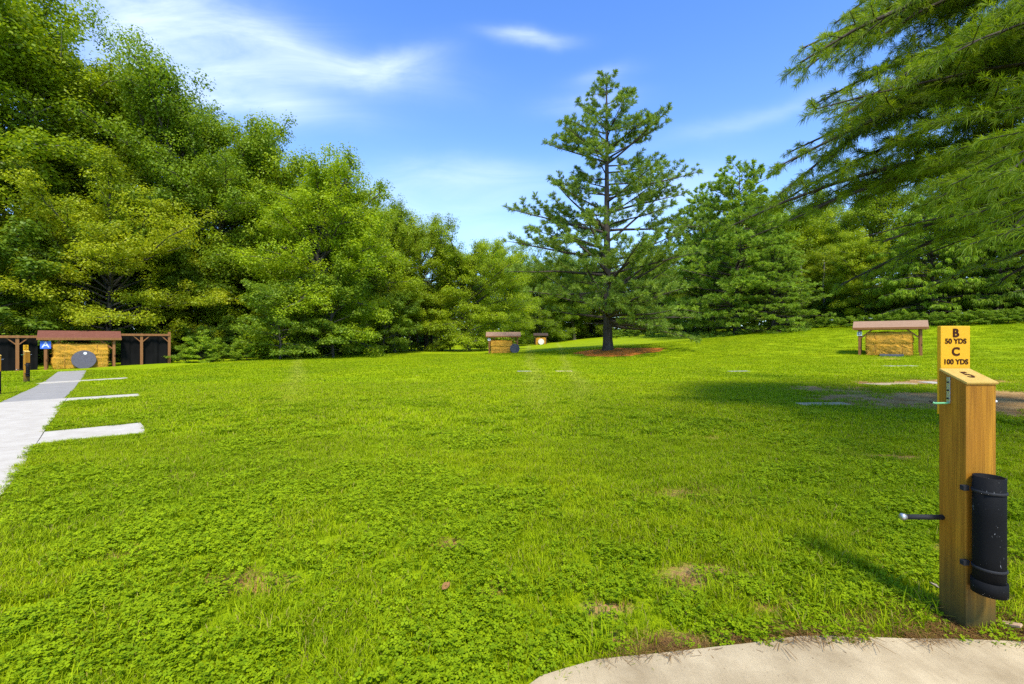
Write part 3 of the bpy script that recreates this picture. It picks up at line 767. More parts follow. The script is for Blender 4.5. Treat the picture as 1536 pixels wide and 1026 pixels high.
L_G='trees of the left wood edge'; 
LEFT=[ # kind,u,Y,top,rz,name,wide,tint,label
 ('maple',160,33,232,.4,'maple_tree',1.05,(1.2,1.15,1),'yellow-green maple spreading over the left shelter and netting fence'),
 ('poplar',-60,33,-150,.3,'tall_tree',1.1,(1.1,1.1,1),'tall tree at the far left edge, its top out of the picture'),
 ('poplar',55,37,-12,1.7,'tall_tree',1.05,(1.15,1.12,1),'tall pale-limbed tree at the top left corner of the picture'),
 ('poplar',158,41,34,2.9,'tall_tree',.82,(1.0,1.05,1),'tallest tree standing behind the yellow-green maple'),
 ('oak',238,40,112,.9,'oak_tree',.9,(1.1,1.15,1),'dark leafy tree stepping down right of the tallest left tree'),
 ('oak',312,39,178,2.2,'oak_tree',.9,(1.15,1.2,1),'dark tree between the maple and the big bright edge tree'),
 ('edge_b',385,44,200,4.0,'tall_tree',.95,(1.15,1.15,1),'narrow light-topped tree rising behind the big bright edge tree'),
 ('edge',450,38,228,.7,'edge_tree',1.02,(1.3,1.3,1),'big bright green tree at the wood edge, foliage reaching the ground'),
 ('edge_b',522,47,278,2.6,'edge_tree',1.0,(1.2,1.2,1),'bright green tree right behind the big edge tree'),
 ('oak',562,58,302,1.5,'oak_tree',.8,(1.1,1.15,1),'sparse dark-topped tree peeking above the mid wood'),
 ('oak',590,52,308,3.4,'edge_tree',.95,(1.6,1.5,1),'medium tree left of the rounded tree, over dark trunks'),
 ('oak',640,60,324,5.2,'edge_tree',1.0,(1.5,1.4,1),'tree just left behind the rounded tree'),
 ('round',704,57,343,.5,'rounded_tree',1.0,(1.3,1.28,1.1),'broad rounded light green tree beside the central shelter'),
 ('edge_b',757,88,362,2.0,'edge_tree',.9,(1.1,1.15,1),'tree rising behind the right shoulder of the rounded tree'),
 ('round',812,101,372,1.2,'wood_tree',.85,(.85,.95,1),'dark green tree behind the farthest shelter'),
 ('oak',862,104,374,3.9,'wood_tree',1.0,(1.1,1.2,1),'dark green tree at the back, left of the pine trunk'),
 ('small',500,36,395,.2,'young_tree',1.0,(1.1,1.1,1),'young bright tree low at the wood edge in front of dark trunks'),
 ('small',420,33,415,2.3,'young_tree',1.05,(1.05,1.05,1),'young leafy tree at the wood edge behind the shrubs, right of the maple'),
 ('small',575,47,430,4.3,'young_tree',1.0,(.95,1,1),'low young tree left of the dark trunk row'),
 ('small',-30,27.5,330,1.2,'young_tree',1.3,(.8,.85,1),'leafy young tree at the left frame edge behind the netting'),
]
for kd,u,Y,top,rz,nm,wd,ti,lab in LEFT:
    plant(kd,u,Y,top,rz=rz,name=nm,label=lab,wide=wd,tint=ti,group=L_G)

# ---- the wood behind: rows of trees that close the view
rw=random.Random(41)
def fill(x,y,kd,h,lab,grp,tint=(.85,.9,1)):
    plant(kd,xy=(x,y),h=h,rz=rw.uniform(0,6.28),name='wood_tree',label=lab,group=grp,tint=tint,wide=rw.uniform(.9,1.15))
FL='shaded forest tree standing behind the left wood edge'; FG='forest trees behind the left edge'
y=24.0
while y<100:
    for dx in (-9,-17):
        x=-21+dx+rw.uniform(-2,2)+ (6 if y>45 else 0)-(6 if y<36 else 0)
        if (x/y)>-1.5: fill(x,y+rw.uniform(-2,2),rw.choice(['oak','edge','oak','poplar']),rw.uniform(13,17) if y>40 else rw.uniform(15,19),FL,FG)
    y+=7.5
FB='dark tree in the wood closing the far end of the lawn'; BG='forest trees at the far end'
for x,y,h in ((-8,112,17),(2,118,19),(12,110,17),(22,112,20),(32,100,19),(18,122,20),(40,92,19),(48,84,18),(-18,108,18),(28,88,15),(37,78,16)):
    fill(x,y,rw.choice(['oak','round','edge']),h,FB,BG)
FR='leafy tree in the wood behind the right shelter'; RG='forest trees behind the right side'
for x,y,h in ((30,66,16),(36,60,17),(42,56,17),(48,50,17),(50,42,17),(55,48,18),(56,38,17),(60,32,17),(44,66,19),(62,44,18),(68,36,18),(52,30,15),(66,25,17),(58,20,15)):
    fill(x,y,rw.choice(['oak','edge','edge_b']),h,FR,RG,(1.0,1.05,1))
# bare dark trunks inside the wood
TR=MB()
for i,(u,Y,hh,rr) in enumerate([(232,37,9,.16),(415,39,8,.15),(600,58,8,.16),(616,60,9,.14),(628,59,8,.18),(648,62,9,.2),(664,61,8,.15),(676,63,8,.14),(540,50,7,.14),(586,55,8,.15),(1205,52,8,.16),(1240,50,7,.13),(1180,56,8,.15)]):
    x=(u-CU)/F*Y; z=g1(x,Y); mb=MB()
    pts=curve_pts((0,0,-.2),(rw.uniform(-.12,.12),rw.uniform(-.1,.1),1),hh,6,(0,0,.1),rw,.05)
    mb.tube(pts,[rr*(1-.1*k) for k in range(7)],8)
    o=empty('understory_tree',(x,Y,z)); mb.build('trunk',M['bark_grey' if i<10 else 'bark_pale'],o,smooth=True)
    rs=np.random.default_rng(900+i); cc=np.array([tuple(pts[-1]+Vector((rw.gauss(0,.9),rw.gauss(0,.9),rw.gauss(0,.7)))) for _ in range(14)])
    V,Q,t,g=leaf_quads(cc,rs.uniform(.5,.9,14),50,.18,rs)
    me=fast_mesh('crown',V,Q,{'tint':t,'gold':g}); link('crown',me,M['leaf_dark'],o)
    tag(o,'slender dark-stemmed tree in the shade of the wood' if i<10 else 'slender grey-stemmed tree in the shade of the right wood','tree','slender trees under the left canopy' if i<10 else 'slender trees under the right canopy')

# the far wood that closes every gap: one dense mass of foliage behind the countable trees
rsw=np.random.default_rng(77); WL=[(-52,12),(-48,30),(-42,60),(-34,95),(-22,124),(0,134),(28,128),(46,108),(62,84),(74,62),(84,36),(90,8)]
C=[];Rr=[]
for (x0,y0),(x1,y1) in zip(WL[:-1],WL[1:]):
    L=math.hypot(x1-x0,y1-y0); n=int(L*18)
    f=rsw.random(n); px=x0+(x1-x0)*f+rsw.normal(0,2.2,n); py=y0+(y1-y0)*f+rsw.normal(0,2.2,n)
    top=9+5*fbm(px,py,9.0); top[::3]=4.0; zz=gz(px,py)+rsw.random(n)**.9*top
    C.append(np.stack([px,py,zz],1)); Rr.append(rsw.uniform(.9,1.8,n))
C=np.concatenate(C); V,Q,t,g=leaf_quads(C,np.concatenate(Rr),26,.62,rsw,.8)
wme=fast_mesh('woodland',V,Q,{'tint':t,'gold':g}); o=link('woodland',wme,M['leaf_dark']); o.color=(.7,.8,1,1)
tag(o,'dense far wood filling the gaps behind the trees','woodland',kind='stuff')

# shrubs at the wood edge
SH=[]
def shrub(u,Y,h,kd,lab,wide=1.0,tint=(1,1,1),grp='shrubs along the wood edge'):
    plant(kd,u,Y,h=h,rz=rw.uniform(0,6.28),name='shrub',label=lab,cat='shrub',group=grp,wide=wide,tint=tint)
shrub(300,29.5,2.1,'shrub','tall leafy shrub beside the right end of the netting fence',1.05,(1.5,1.45,1))
shrub(278,29.8,1.2,'shrub_b','low shrub at the foot of the netting fence end post',1.0,(1.2,1.2,1))
shrub(335,30.5,1.3,'shrub_b','low rounded shrub right of the tall leafy shrub',1.0,(1.2,1.2,1))
shrub(370,31.5,1.5,'shrub','mid-height shrub below the young tree at the wood edge',1.1,(1.5,1.45,1))
for u,Y,h in ((395,33,.9),(420,34,.9),(445,35.5,1.0),(468,37,.9),(490,39,1.0),(512,41,1.0),(535,43,1.1),(556,46,1.1),(578,49,1.2),(600,53,1.2),(622,58,1.1),(320,29.5,.7),(352,30.6,.7)):
    shrub(u,Y,h,'shrub_b','low undergrowth clump edging the lawn along the left wood',rw.uniform(.9,1.2),(1.5,1.45,1))
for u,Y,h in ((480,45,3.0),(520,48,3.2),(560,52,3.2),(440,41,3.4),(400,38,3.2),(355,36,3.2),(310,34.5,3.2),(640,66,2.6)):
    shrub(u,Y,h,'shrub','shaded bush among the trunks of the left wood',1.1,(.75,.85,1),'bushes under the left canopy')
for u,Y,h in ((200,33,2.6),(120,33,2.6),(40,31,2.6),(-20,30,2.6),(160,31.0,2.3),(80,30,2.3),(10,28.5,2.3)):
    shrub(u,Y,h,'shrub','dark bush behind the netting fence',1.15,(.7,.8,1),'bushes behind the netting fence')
for u,Y,h in ((980,62,1.4),(1030,58,1.2),(1062,55,1.0),(1210,46,1.0),(1235,44,1.1),(1262,42,1.0),(1290,40,1.1),(1318,39,1.1),(1345,38,1.0),(1372,37,1.2),(1400,36,1.1),(1428,35,1.0),(1456,34.5,1.2),(1484,34,1.1),(1512,33.5,1.1),(1545,33,1.2),(925,74,1.5),(950,70,1.4),(1580,33,1.1)):
    shrub(u,Y,h,'shrub_b','low undergrowth clump at the lawn edge under the right conifers',rw.uniform(1.0,1.3),(1.15,1.2,1),'undergrowth along the right wood')
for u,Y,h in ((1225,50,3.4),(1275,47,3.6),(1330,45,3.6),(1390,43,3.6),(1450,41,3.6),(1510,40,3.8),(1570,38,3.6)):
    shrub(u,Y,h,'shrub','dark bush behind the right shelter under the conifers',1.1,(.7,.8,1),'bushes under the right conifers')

# ---- the lone white pine
PX,PY=8.0,38.0; PZ=g1(PX,PY)
rng,rs,w,nd,tpt=conifer('pine',64,23.7,7.8,.16,[.95,.95,1.0,1.0,.95,.8,.64,.47,.3,.1],1.05,5,.42,26,.034,'needle_blue',-2,28,.24,r0=.42,miss=.28,side=.54,twig=.32,spread=.5)
# big forked lower limbs on both sides, as on the photographed tree
for z0,az,L,el in ((3.4,175,6.5,32),(4.4,200,5.0,45),(3.9,-8,7.2,30),(5.2,8,8.2,30),(7.0,178,6.2,48),(7.6,188,5.6,60),(9.4,2,7.0,34),(3.2,-60,6.5,4),(3.3,-110,6.0,0),(3.0,-25,7,-2),(3.6,-80,6.5,10),(10.5,176,6.0,38),(3.6,-45,7,8),(4.2,-100,6.0,12),(4.6,15,7.4,10),(3.1,170,5.2,5),(4.0,-150,5.5,8),(5.4,-30,6.4,14),(6.2,-70,5.6,18),(2.7,-20,7.2,-9),(2.9,-62,6.6,-7),(2.5,12,6.6,-9),(3.2,-95,6,-6)):
    a=R(az); e=R(el); d=(math.cos(a)*math.cos(e),math.sin(a)*math.cos(e),math.sin(e))
    pine_branch(w,nd,rng,tpt(z0),d,L,(0,0,.1),.14,.42,.6,.36,.46,.42 if el>25 else .3,.7,.25)
for z0,az,L in ((8.2,170,3.4),(6.0,185,3.0),(5.5,-10,2.6),(2.6,160,2.0),(9.0,200,2.6),(7.4,15,2.6)):    # dead bare limbs
    a=R(az); w.limb(curve_pts(tpt(z0),(math.cos(a),math.sin(a),.1),L,5,(0,0,.1),rng,.1),.04,.008,5)
T=finish_tree(w,nd.mesh('pine_crown',36,.042,rs),'pine','bark_pine')
o=empty('pine_tree',(PX,PY,PZ)); link('trunk',T['trunk'],None,o); link('crown',T['crown'],None,o).color=(1.55,1.32,.95,1)
tag(o,'tall lone white pine in the middle of the lawn, ringed by orange mulch','pine')
# mulch ring
mb=MB(); nr,na=8,48; vs=[(MULCH[0],MULCH[1],g1(MULCH[0],MULCH[1])+.3)]; fs=[]
for i in range(1,nr+1):
    f=i/nr
    for k in range(na):
        a=6.2832*k/na; wv=1+.12*math.sin(3*a+1)+.06*math.sin(7*a)
        x=MULCH[0]+MULCH[2]*f*math.cos(a)*wv; y=MULCH[1]+MULCH[3]*f*math.sin(a)*wv
        vs.append((x,y,g1(x,y)+.27*(1-f**1.3)-.025*(i==nr)+.03*(float(vnoise(x,y,.4))-.3)*(i<nr)))
for k in range(na): fs.append((0,1+k,1+(k+1)%na))
for i in range(nr-1):
    for k in range(na): fs.append((1+i*na+k,1+(i+1)*na+k,1+(i+1)*na+(k+1)%na,1+i*na+(k+1)%na))
k=NT('orange_mulch'); p=k.pos(); a=k.noise(k.stretch(p,(5,5,5)),3.0,6,.7)
mm=k.done(k.bsdf(k.mix(k.ramp(a,.3,.7),(.38,.105,.010),(.62,.22,.026)),.9,k.bump(a,.9,.08),.1))
mb.add(vs,fs); tag(mb.build('mulch',mm,smooth=True),'orange wood-chip mulch ring around the foot of the pine','mulch',kind='stuff')

# ---- other conifers on the right
rng,rs,w,nd,_=conifer('fir',62,19,6.8,.02,[1.0,1.05,1,.95,.85,.78,.66,.5,.3],.95,6,.5,22,.05,'needle_blue',-4,35,.15,side=.75,twig=.45,miss=.08)
TREES['broad_pine']=dict(finish_tree(w,nd.mesh('broad_pine_crown',34,.07,rs),'broad_pine','bark_pine'),H=19)
rng,rs,w,nd,_=conifer('hemlock',63,16,6.8,.03,[1.0,1.05,1,.92,.82,.7,.52,.3],.85,6,.42,18,.045,'needle_hemlock',6,30,-.45,hang=.45,side=.62,twig=.4,miss=.08,spread=.42)
TREES['hemlock']=dict(finish_tree(w,nd.mesh('hemlock_crown',34,.06,rs,.7,-.35,'needle_hemlock',.3),'hemlock','bark_pine'),H=16)
for kd,u,Y,top,rz,nm,wd,ti,lab in [
 ('broad_pine',1105,49,250,.3,'pine_tree',1.0,(1.9,1.65,.9),'broad layered pine right of the lone pine, boughs to the ground'),
 ('broad_pine',1052,57,290,2.1,'pine_tree',.9,(1.9,1.65,.9),'paler layered pine half hidden between the lone pine and broad pine'),
 ('broad_pine',1160,46,355,4.0,'pine_tree',1.25,(1.9,1.65,.9),'low wide pine at the lawn edge left of the right shelter'),
 ('edge_b',1200,60,322,1.0,'leafy_tree',1.1,(1.6,1.5,1),'bright leafy tree behind the low wide pine'),
 ('edge',1262,58,330,3.0,'leafy_tree',1.1,(1.6,1.5,1),'bright leafy tree seen under the overhanging pine boughs'),
 ('edge_b',1300,46,345,1.6,'leafy_tree',1.0,(1.35,1.3,1),'leafy tree behind the left side of the right shelter'),
 ('hemlock',1400,39,300,.2,'hemlock_tree',1.0,(1.9,1.75,1.1),'drooping hemlock behind the yellow sign'),
 ('hemlock',1500,37,285,2.9,'hemlock_tree',1.0,(1.7,1.55,1.1),'drooping hemlock at the right edge of the lawn'),
 ('hemlock',1610,35,260,4.4,'hemlock_tree',1.05,(1.0,1.0,1),'drooping hemlock beyond the right picture edge'),
 ('edge',1236,52,372,5.4,'leafy_tree',1.0,(1.4,1.3,1),'smaller light green tree left of the right shelter'),
]: plant(kd,u,Y,top,rz=rz,name=nm,label=lab,wide=wd,tint=ti,group='conifers and trees on the right',cat='tree')

# ---- near pine overhanging from the right
NX,NY=11.8,7.0; NZ=g1(NX,NY)
rng=random.Random(71); rs=np.random.default_rng(71); w=Wood(); nd=Needles(); nc=Needles()
tp=curve_pts((NX,NY,NZ-.3),(0,0,1),20,12,(0,0,.1),rng,.01); w.limb(tp,.42,.04,12)
w.mb.tube([tp[0],tp[0]+Vector((0,0,.7)),tp[0]+Vector((0,0,1.5))],[.66,.48,.41],12,cap=False)
def ntp(z):
    f=max(0,min(.999,(z-NZ+.3)/20))*12; i=int(f); return tp[i].lerp(tp[i+1],f-i)
def to_tip(zt,tip,nd_,rad=.09,size=.15,step=.27,tw=.115,spread=.36,sag=.28,dense=.7,sf=.22):
    a=ntp(zt); b=Vector(tip); L=(b-a).length
    d=(b-a).normalized()+Vector((0,0,sag))       # leaves higher, sags to its tip
    pts_bend=(0,0,-2*sag)
    return pine_branch(w,nd_,rng,a,d,L*1.03,pts_bend,rad,size,step,tw,spread,sf,dense,.12)
VIS=[(8.3,1205,95,8.8),(7.8,1172,128,8.0),(7.6,1262,150,8.2),(6.6,1205,232,9.0),(5.9,1165,300,9.2),(9.0,1300,30,8.4),(5.2,1330,270,8.4),(4.9,1190,352,9.4), (8.9,1178,40,8.6),(8.3,1235,75,9.4),(7.4,1165,205,8.4),(7.1,1215,150,9.2),(6.2,1168,262,8.2),(5.8,1250,235,7.0),(4.8,1110,362,8.8),(4.7,1225,330,7.6),(4.1,1262,400,9.2),(4.2,1350,375,7.4),
      (7.4,1300,120,6.6),(8.4,1330,50,7.4),(5.0,1380,270,6.2),(9.8,1290,-10,8.0),(4.4,1420,300,6.0),(6.0,1330,200,9.8),(7.0,1390,150,8.6),(3.9,1470,395,8.6),
      (5.6,1445,130,4.6),(4.7,1440,318,4.3),(6.4,1500,40,5.2),(3.6,1400,430,10.6)]
for zt,u,v,Y in VIS:
    to_tip(zt,at(u,v,Y),nd,rad=.09 if Y>7 else .05,sf=.22 if Y>7 else .12)
for z0,az,L in [(11,190,6.0),(12,240,6),(14.6,160,4.6),(16.2,220,4),(18,210,2.4),
              (5.4,232,7.2),(7,222,7.4),(9.4,228,6.8),(5.8,255,6),(9.0,265,6),(7.6,285,5),(6.4,320,5),(5.2,20,5),(6.6,60,5.5),(8.0,100,6),(10.8,40,5),(13,300,4)]:
    a=R(az); e=R(6+rng.uniform(-6,8)); d=(math.cos(a)*math.cos(e),math.sin(a)*math.cos(e),math.sin(e))
    pine_branch(w,nc,rng,ntp(z0),d,L,(0,0,-.3),.08,.2,.42,.22,.4,.25,.8,.12)
for zt,u,v,Y in ((4.3,1300,372,8.8),(3.8,1390,360,7.8),(4.0,1275,352,7.4)):   # bare dead twigs under the boughs
    a=ntp(zt); b=at(u,v,Y); w.limb(curve_pts(a,(b-a).normalized()+Vector((0,0,.1)),(b-a).length,7,(0,0,-.2),rng,.05),.04,.006,5)
nm1=nd.mesh('near_pine_crown',36,.0085,rs,.75,.12,'needle_near',.12)
nm2=nc.mesh('near_pine_crown_upper',20,.011,rs,.75,.12,'needle_near',.12)
o=empty('pine_tree',(NX,NY,NZ)); inv=Matrix.Translation((-NX,-NY,-NZ))
T=finish_tree(w,nm1,'near_pine','bark_pine')
bm=bmesh.new(); bm.from_mesh(nm1); bm.from_mesh(nm2); me=bpy.data.meshes.new('near_pine_crown'); bm.to_mesh(me); bm.free(); me.materials.append(M['needle_near'])
for m_ in (T['trunk'],me): m_.transform(inv)
link('trunk',T['trunk'],None,o); link('crown',me,None,o)
tag(o,'near pine whose long needled boughs hang in from the upper right','pine')

# added unseen open-crowned pine, behind right of the camera, to shade the near post
rng,rs,w,nd,_=conifer('thin_pine',81,20,5.6,.3,[.9,1,1,1,.95,.9,.75,.5,.3],1.5,4,.4,16,.05,'needle_near',5,40,.1,side=.9,twig=.55,miss=.25)
TREES['thin_pine']=dict(finish_tree(w,nd.mesh('thin_pine_crown',20,.05,rs,mat='needle_near'),'thin_pine','bark_pine'),H=20)
plant('thin_pine',xy=(6.6,-4.2),h=20,name='pine_tree',label='unseen thin-crowned pine added to cast light shade on the near post',cat='pine')

# ------------------------------------------------------------------ target shelters
def shelter(name,x,y,rz,label,W=3.5,roof='shingle_red',wood='post_far',letter=None,let=None,sc=1.0,grp='roofed target shelters'):
    root=empty(name,(x,y,g1(x,y)),rz); tag(root,label,'shelter',grp); root.scale=(sc,sc,sc)
    pw=.13; px=W/2-.33; dep=1.3; eh=1.62; rh=2.15
    for sx in (-1,1):
        for yy in (0,dep):
            mb=MB().box((sx*px-pw/2,yy-pw/2,-.4),(sx*px+pw/2,yy+pw/2,eh)); mb.build('post',M[wood],root,bevel=.012)
    for yy in (0,dep): MB().box((-W/2+.12,yy-.05,eh+.002),(W/2-.12,yy+.05,eh+.15)).build('beam',M[wood],root,bevel=.008)
    for sx in (-1,1):
        MB().bar((sx*(px-pw/2),0,eh-.52),(sx*(px-.62),0,eh-.01),.08,.08).build('brace',M[wood],root,bevel=.006)
    # gable roof: ridge along the width; two sloped decks with fascia
    my=dep/2; ov=.2; th=.05
    ez=eh+.12
    for sg,nm in ((-1,'roof'),(1,'roof')):
        y0=my+sg*(dep/2+ov)
        vs=[(-W/2,y0,ez),(W/2,y0,ez),(W/2,my,rh),(-W/2,my,rh),(-W/2,y0,ez-th),(W/2,y0,ez-th),(W/2,my,rh-th),(-W/2,my,rh-th)]
        mb=MB().add(vs,[(0,1,2,3),(7,6,5,4),(0,4,5,1),(1,5,6,2),(3,2,6,7),(0,3,7,4)])
        r=mb.build('roof',M[roof],root)
        MB().box((-W/2-.015,y0-.025 if sg<0 else y0+.001,ez-.13),(W/2+.015,y0-.001 if sg<0 else y0+.025,ez+.004)).build('fascia',M[wood],r,bevel=.004)
    for sx in (-1,1):     # gable boards
        xx=sx*(W/2-.03)
        vs=[(xx-.015,my-dep/2-ov+.1,ez-th-.01),(xx-.015,my+dep/2+ov-.1,ez-th-.01),(xx-.015,my,rh-th-.01)]
        vs+=[(a+.03,b,c) for a,b,c in vs]
        MB().add(vs,[(0,1,2),(5,4,3),(0,3,4,1),(1,4,5,2),(2,5,3,0)]).build('gable',M[wood],root)
    MB().bar((0,.02,eh+.13),(0,my,rh-.1),.09,.09).build('rafter',M[wood],root)
    if letter:
        body,face,ink,s,dz=letter
        sg=MB().box((-s/2,-.012,-s/2),(s/2,.012,s/2)).build('letter_sign',M[face],root,(-px,-pw/2-.016,eh-.28-dz),bevel=.006)
        put_text('letter',body,s*1.05,M[ink],sg,Matrix.Translation((0,-.014,0))@FRONT,.012*s)
    return root
def bale(x,y,rz,w,d,h,label,seed,sc=1.0):
    rs=np.random.default_rng(seed)
    bm=bmesh.new(); bmesh.ops.create_cube(bm,size=1.0)
    bmesh.ops.subdivide_edges(bm,edges=bm.edges[:],cuts=11,use_grid_fill=True)
    from mathutils import noise as mn
    for v in bm.verts:
        c=v.co.copy(); q=Vector((c.x*w,c.y*d,(c.z+.5)*h))
        rnd=sum(abs(t)>.49 for t in c)
        bul=.05*(1-(2*c.z)**2)
        n=Vector((c.x if abs(c.x)>.49 else 0,c.y if abs(c.y)>.49 else 0,c.z if abs(c.z)>.49 else 0))
        if n.length>0: n.normalize()
        amp=mn.noise(q*1.7+Vector((seed,0,0)))*.07+mn.noise(q*6+Vector((0,seed,0)))*.045
        seam=-.05*math.exp(-((q.z-h*.5)/.03)**2)
        v.co=q+n*(amp+bul*(1 if abs(c.z)<.49 else .3)+(seam if abs(c.z)<.49 else 0)-.03*(rnd>1))
    me=bpy.data.meshes.new('straw_bale'); bm.to_mesh(me)
    # loose straw ends over the faces
    fs=[f for f in bm.faces if f.calc_center_median().z>.03]
    N=5200; pick=rs.integers(0,len(fs),N); V=[];Q=[];nb=len(me.vertices); T=[]
    for i in range(N):
        f=fs[pick[i]]; vs=[v.co for v in f.verts]; a,b=rs.random(2)
        p=(vs[0].lerp(vs[1],a)).lerp(vs[3].lerp(vs[2],a),b) if len(vs)==4 else f.calc_center_median()
        dr=Vector(rs.normal(size=3)); dr.z*=.8; dr=(dr-f.normal*dr.dot(f.normal)).normalized(); dr=(dr+f.normal*rs.uniform(.02,.45)).normalized()
        L=rs.uniform(.06,.2); s=dr.cross(f.normal).normalized()*.006 if dr.cross(f.normal).length>1e-4 else Vector((.006,0,0))
        o=len(V); V+=[p-s,p+s,p+dr*L+s*.5,p+dr*L-s*.5]; Q.append((o,o+1,o+2,o+3)); T+=[rs.random()]*4
    bm2=bmesh.new(); bm2.from_mesh(me); base=len(bm2.verts)
    me2=bpy.data.meshes.new('x'); me2.from_pydata([tuple(v) for v in V],[],Q); bm2.from_mesh(me2)
    lay=bm2.verts.layers.float.new('tint'); bm2.verts.ensure_lookup_table()
    for i,t in enumerate(T): bm2.verts[base+i][lay]=t
    bm2.to_mesh(me); bm2.free(); bm.free()
    o=link('straw_bale',me,M['straw'])
    for fx in (-.3,.3):
        for zc in (.27,.77):
            x0=fx*w; zz0,zz1=(zc-.2)*h,(zc+.2)*h; yy=d/2+.045
            MB().tube([(x0,-yy,zz0),(x0+.01,-yy-.012,(zz0+zz1)/2),(x0,-yy,zz1)],.008,6).build('twine',M['twine'],o,smooth=True)
    o.location=(x,y,g1(x,y)-.02); o.rotation_euler=(0,0,rz); o.scale=(sc,)*3
    return tag(o,label,'straw bale','straw bale backstops')
def disc(x,y,z,rz,tilt,rad,mat,label,spot=None,thick=.12):
    root=empty('round_target',(x,y,z),rz); root.rotation_euler=(tilt,0,rz); tag(root,label,'target','round archery targets')
    mb=MB(); n=40; prof=[(rad*.97,0),(rad,.02),(rad,thick-.02),(rad*.97,thick)]
    vs=[(r*math.cos(6.2832*k/n)*(1+.008*math.sin(5*k)),yy,rad+r*math.sin(6.2832*k/n)) for r,yy in prof for k in range(n)]
    fs=[(i*n+k,i*n+(k+1)%n,(i+1)*n+(k+1)%n,(i+1)*n+k) for i in range(3) for k in range(n)]+[tuple(range(n)),tuple(3*n+k for k in range(n-1,-1,-1))]
    mb.add(vs,fs); b=mb.build('target_face',M[mat],root)
    for a,cx,cz,r,m in (spot or ()):
        mb=MB(); vs=[(cx+r*math.cos(6.2832*k/24),-.006-a,rad+cz+r*math.sin(6.2832*k/24)) for k in range(24)]+[(cx+r*math.cos(6.2832*k/24),.002,rad+cz+r*math.sin(6.2832*k/24)) for k in range(24)]
        mb.add(vs,[tuple(range(23,-1,-1))]+[(k,(k+1)%24,(k+1)%24+24,k+24) for k in range(24)]); mb.build('spot',M[m],root)
    return root
def local(root,x,y):
    c,s=math.cos(root.rotation_euler.z),math.sin(root.rotation_euler.z); k=root.scale[0]
    return root.location.x+(c*x-s*y)*k, root.location.y+(s*x+c*y)*k
ANG_L=math.atan2(.687,.727)
A=shelter('target_shelter',-24.7,26.1,ANG_L,'target shelter with red-brown roof at the end of the path',roof='shingle_red',letter=('A','blue_sign','white_paint',.42,.0))
bx,by=local(A,.0,.40); bale(bx,by,ANG_L,2.25,.95,1.42,'shaggy straw bale under the red-brown roof of the left shelter',1)
bx,by=local(A,.12,-.32); disc(bx,by,g1(bx,by)-.03,ANG_L,R(-9),.53,'disc_grey','grey round target with a white spot leaning on the left bale',[(0,.05,.36,.075,'white_paint')])
ANG_R=-math.atan2(22.7,27.4)
D_=shelter('target_shelter',22.7,27.4,ANG_R,'target shelter with faded tan roof on the right, behind the yellow sign',roof='shingle_pink',letter=('D','white_paint','black_paint',.24,-.02))
D_.location.z-=.02
bx,by=local(D_,-.02,.40); bale(bx,by,ANG_R,2.1,.95,1.38,'neat straw bale under the faded tan roof of the right shelter',2)
bx,by=local(D_,.1,-.30); mb=MB().box((-.55,-.09,0),(.55,.09,.16)); o=mb.build('timber_block',plain('slate_grey_timber',(.10,.105,.13),.8,.2,.3,8),None,(bx,by,g1(bx,by)-.02),bevel=.015); o.rotation_euler=(0,0,ANG_R); tag(o,'slate grey timber block lying before the right straw bale','block')
B_=shelter('target_shelter',-.87,45.7,0,'small target shelter with pale roof in the middle distance',roof='shingle_pink',letter=('B','white_paint','black_paint',.26,-.05))
bx,by=local(B_,-.18,.40); bale(bx,by,0,2.1,.95,1.32,'straw bale under the pale roof of the middle-distance shelter',3)
bx,by=local(B_,1.15,-.42); disc(bx,by,g1(bx,by)-.02,0,R(-10),.48,'disc_dark','dark slate round target leaning at the right side of the middle-distance shelter')
C0=shelter('target_shelter',5.75,91,0,'farthest dark target shelter in the tree shade',W=2.7,roof='shingle_shaded',wood='shaded_wood',sc=1.08)
bx,by=local(C0,.0,.40); bale(bx,by,0,1.9,.9,1.4,'shaded straw bale inside the farthest shelter',4)
bx,by=local(C0,.05,-.36); disc(bx,by,g1(bx,by),0,R(-8),.6,'disc_white','pale round target in front of the farthest bale',[(0,0,0,.1,'white_paint')])

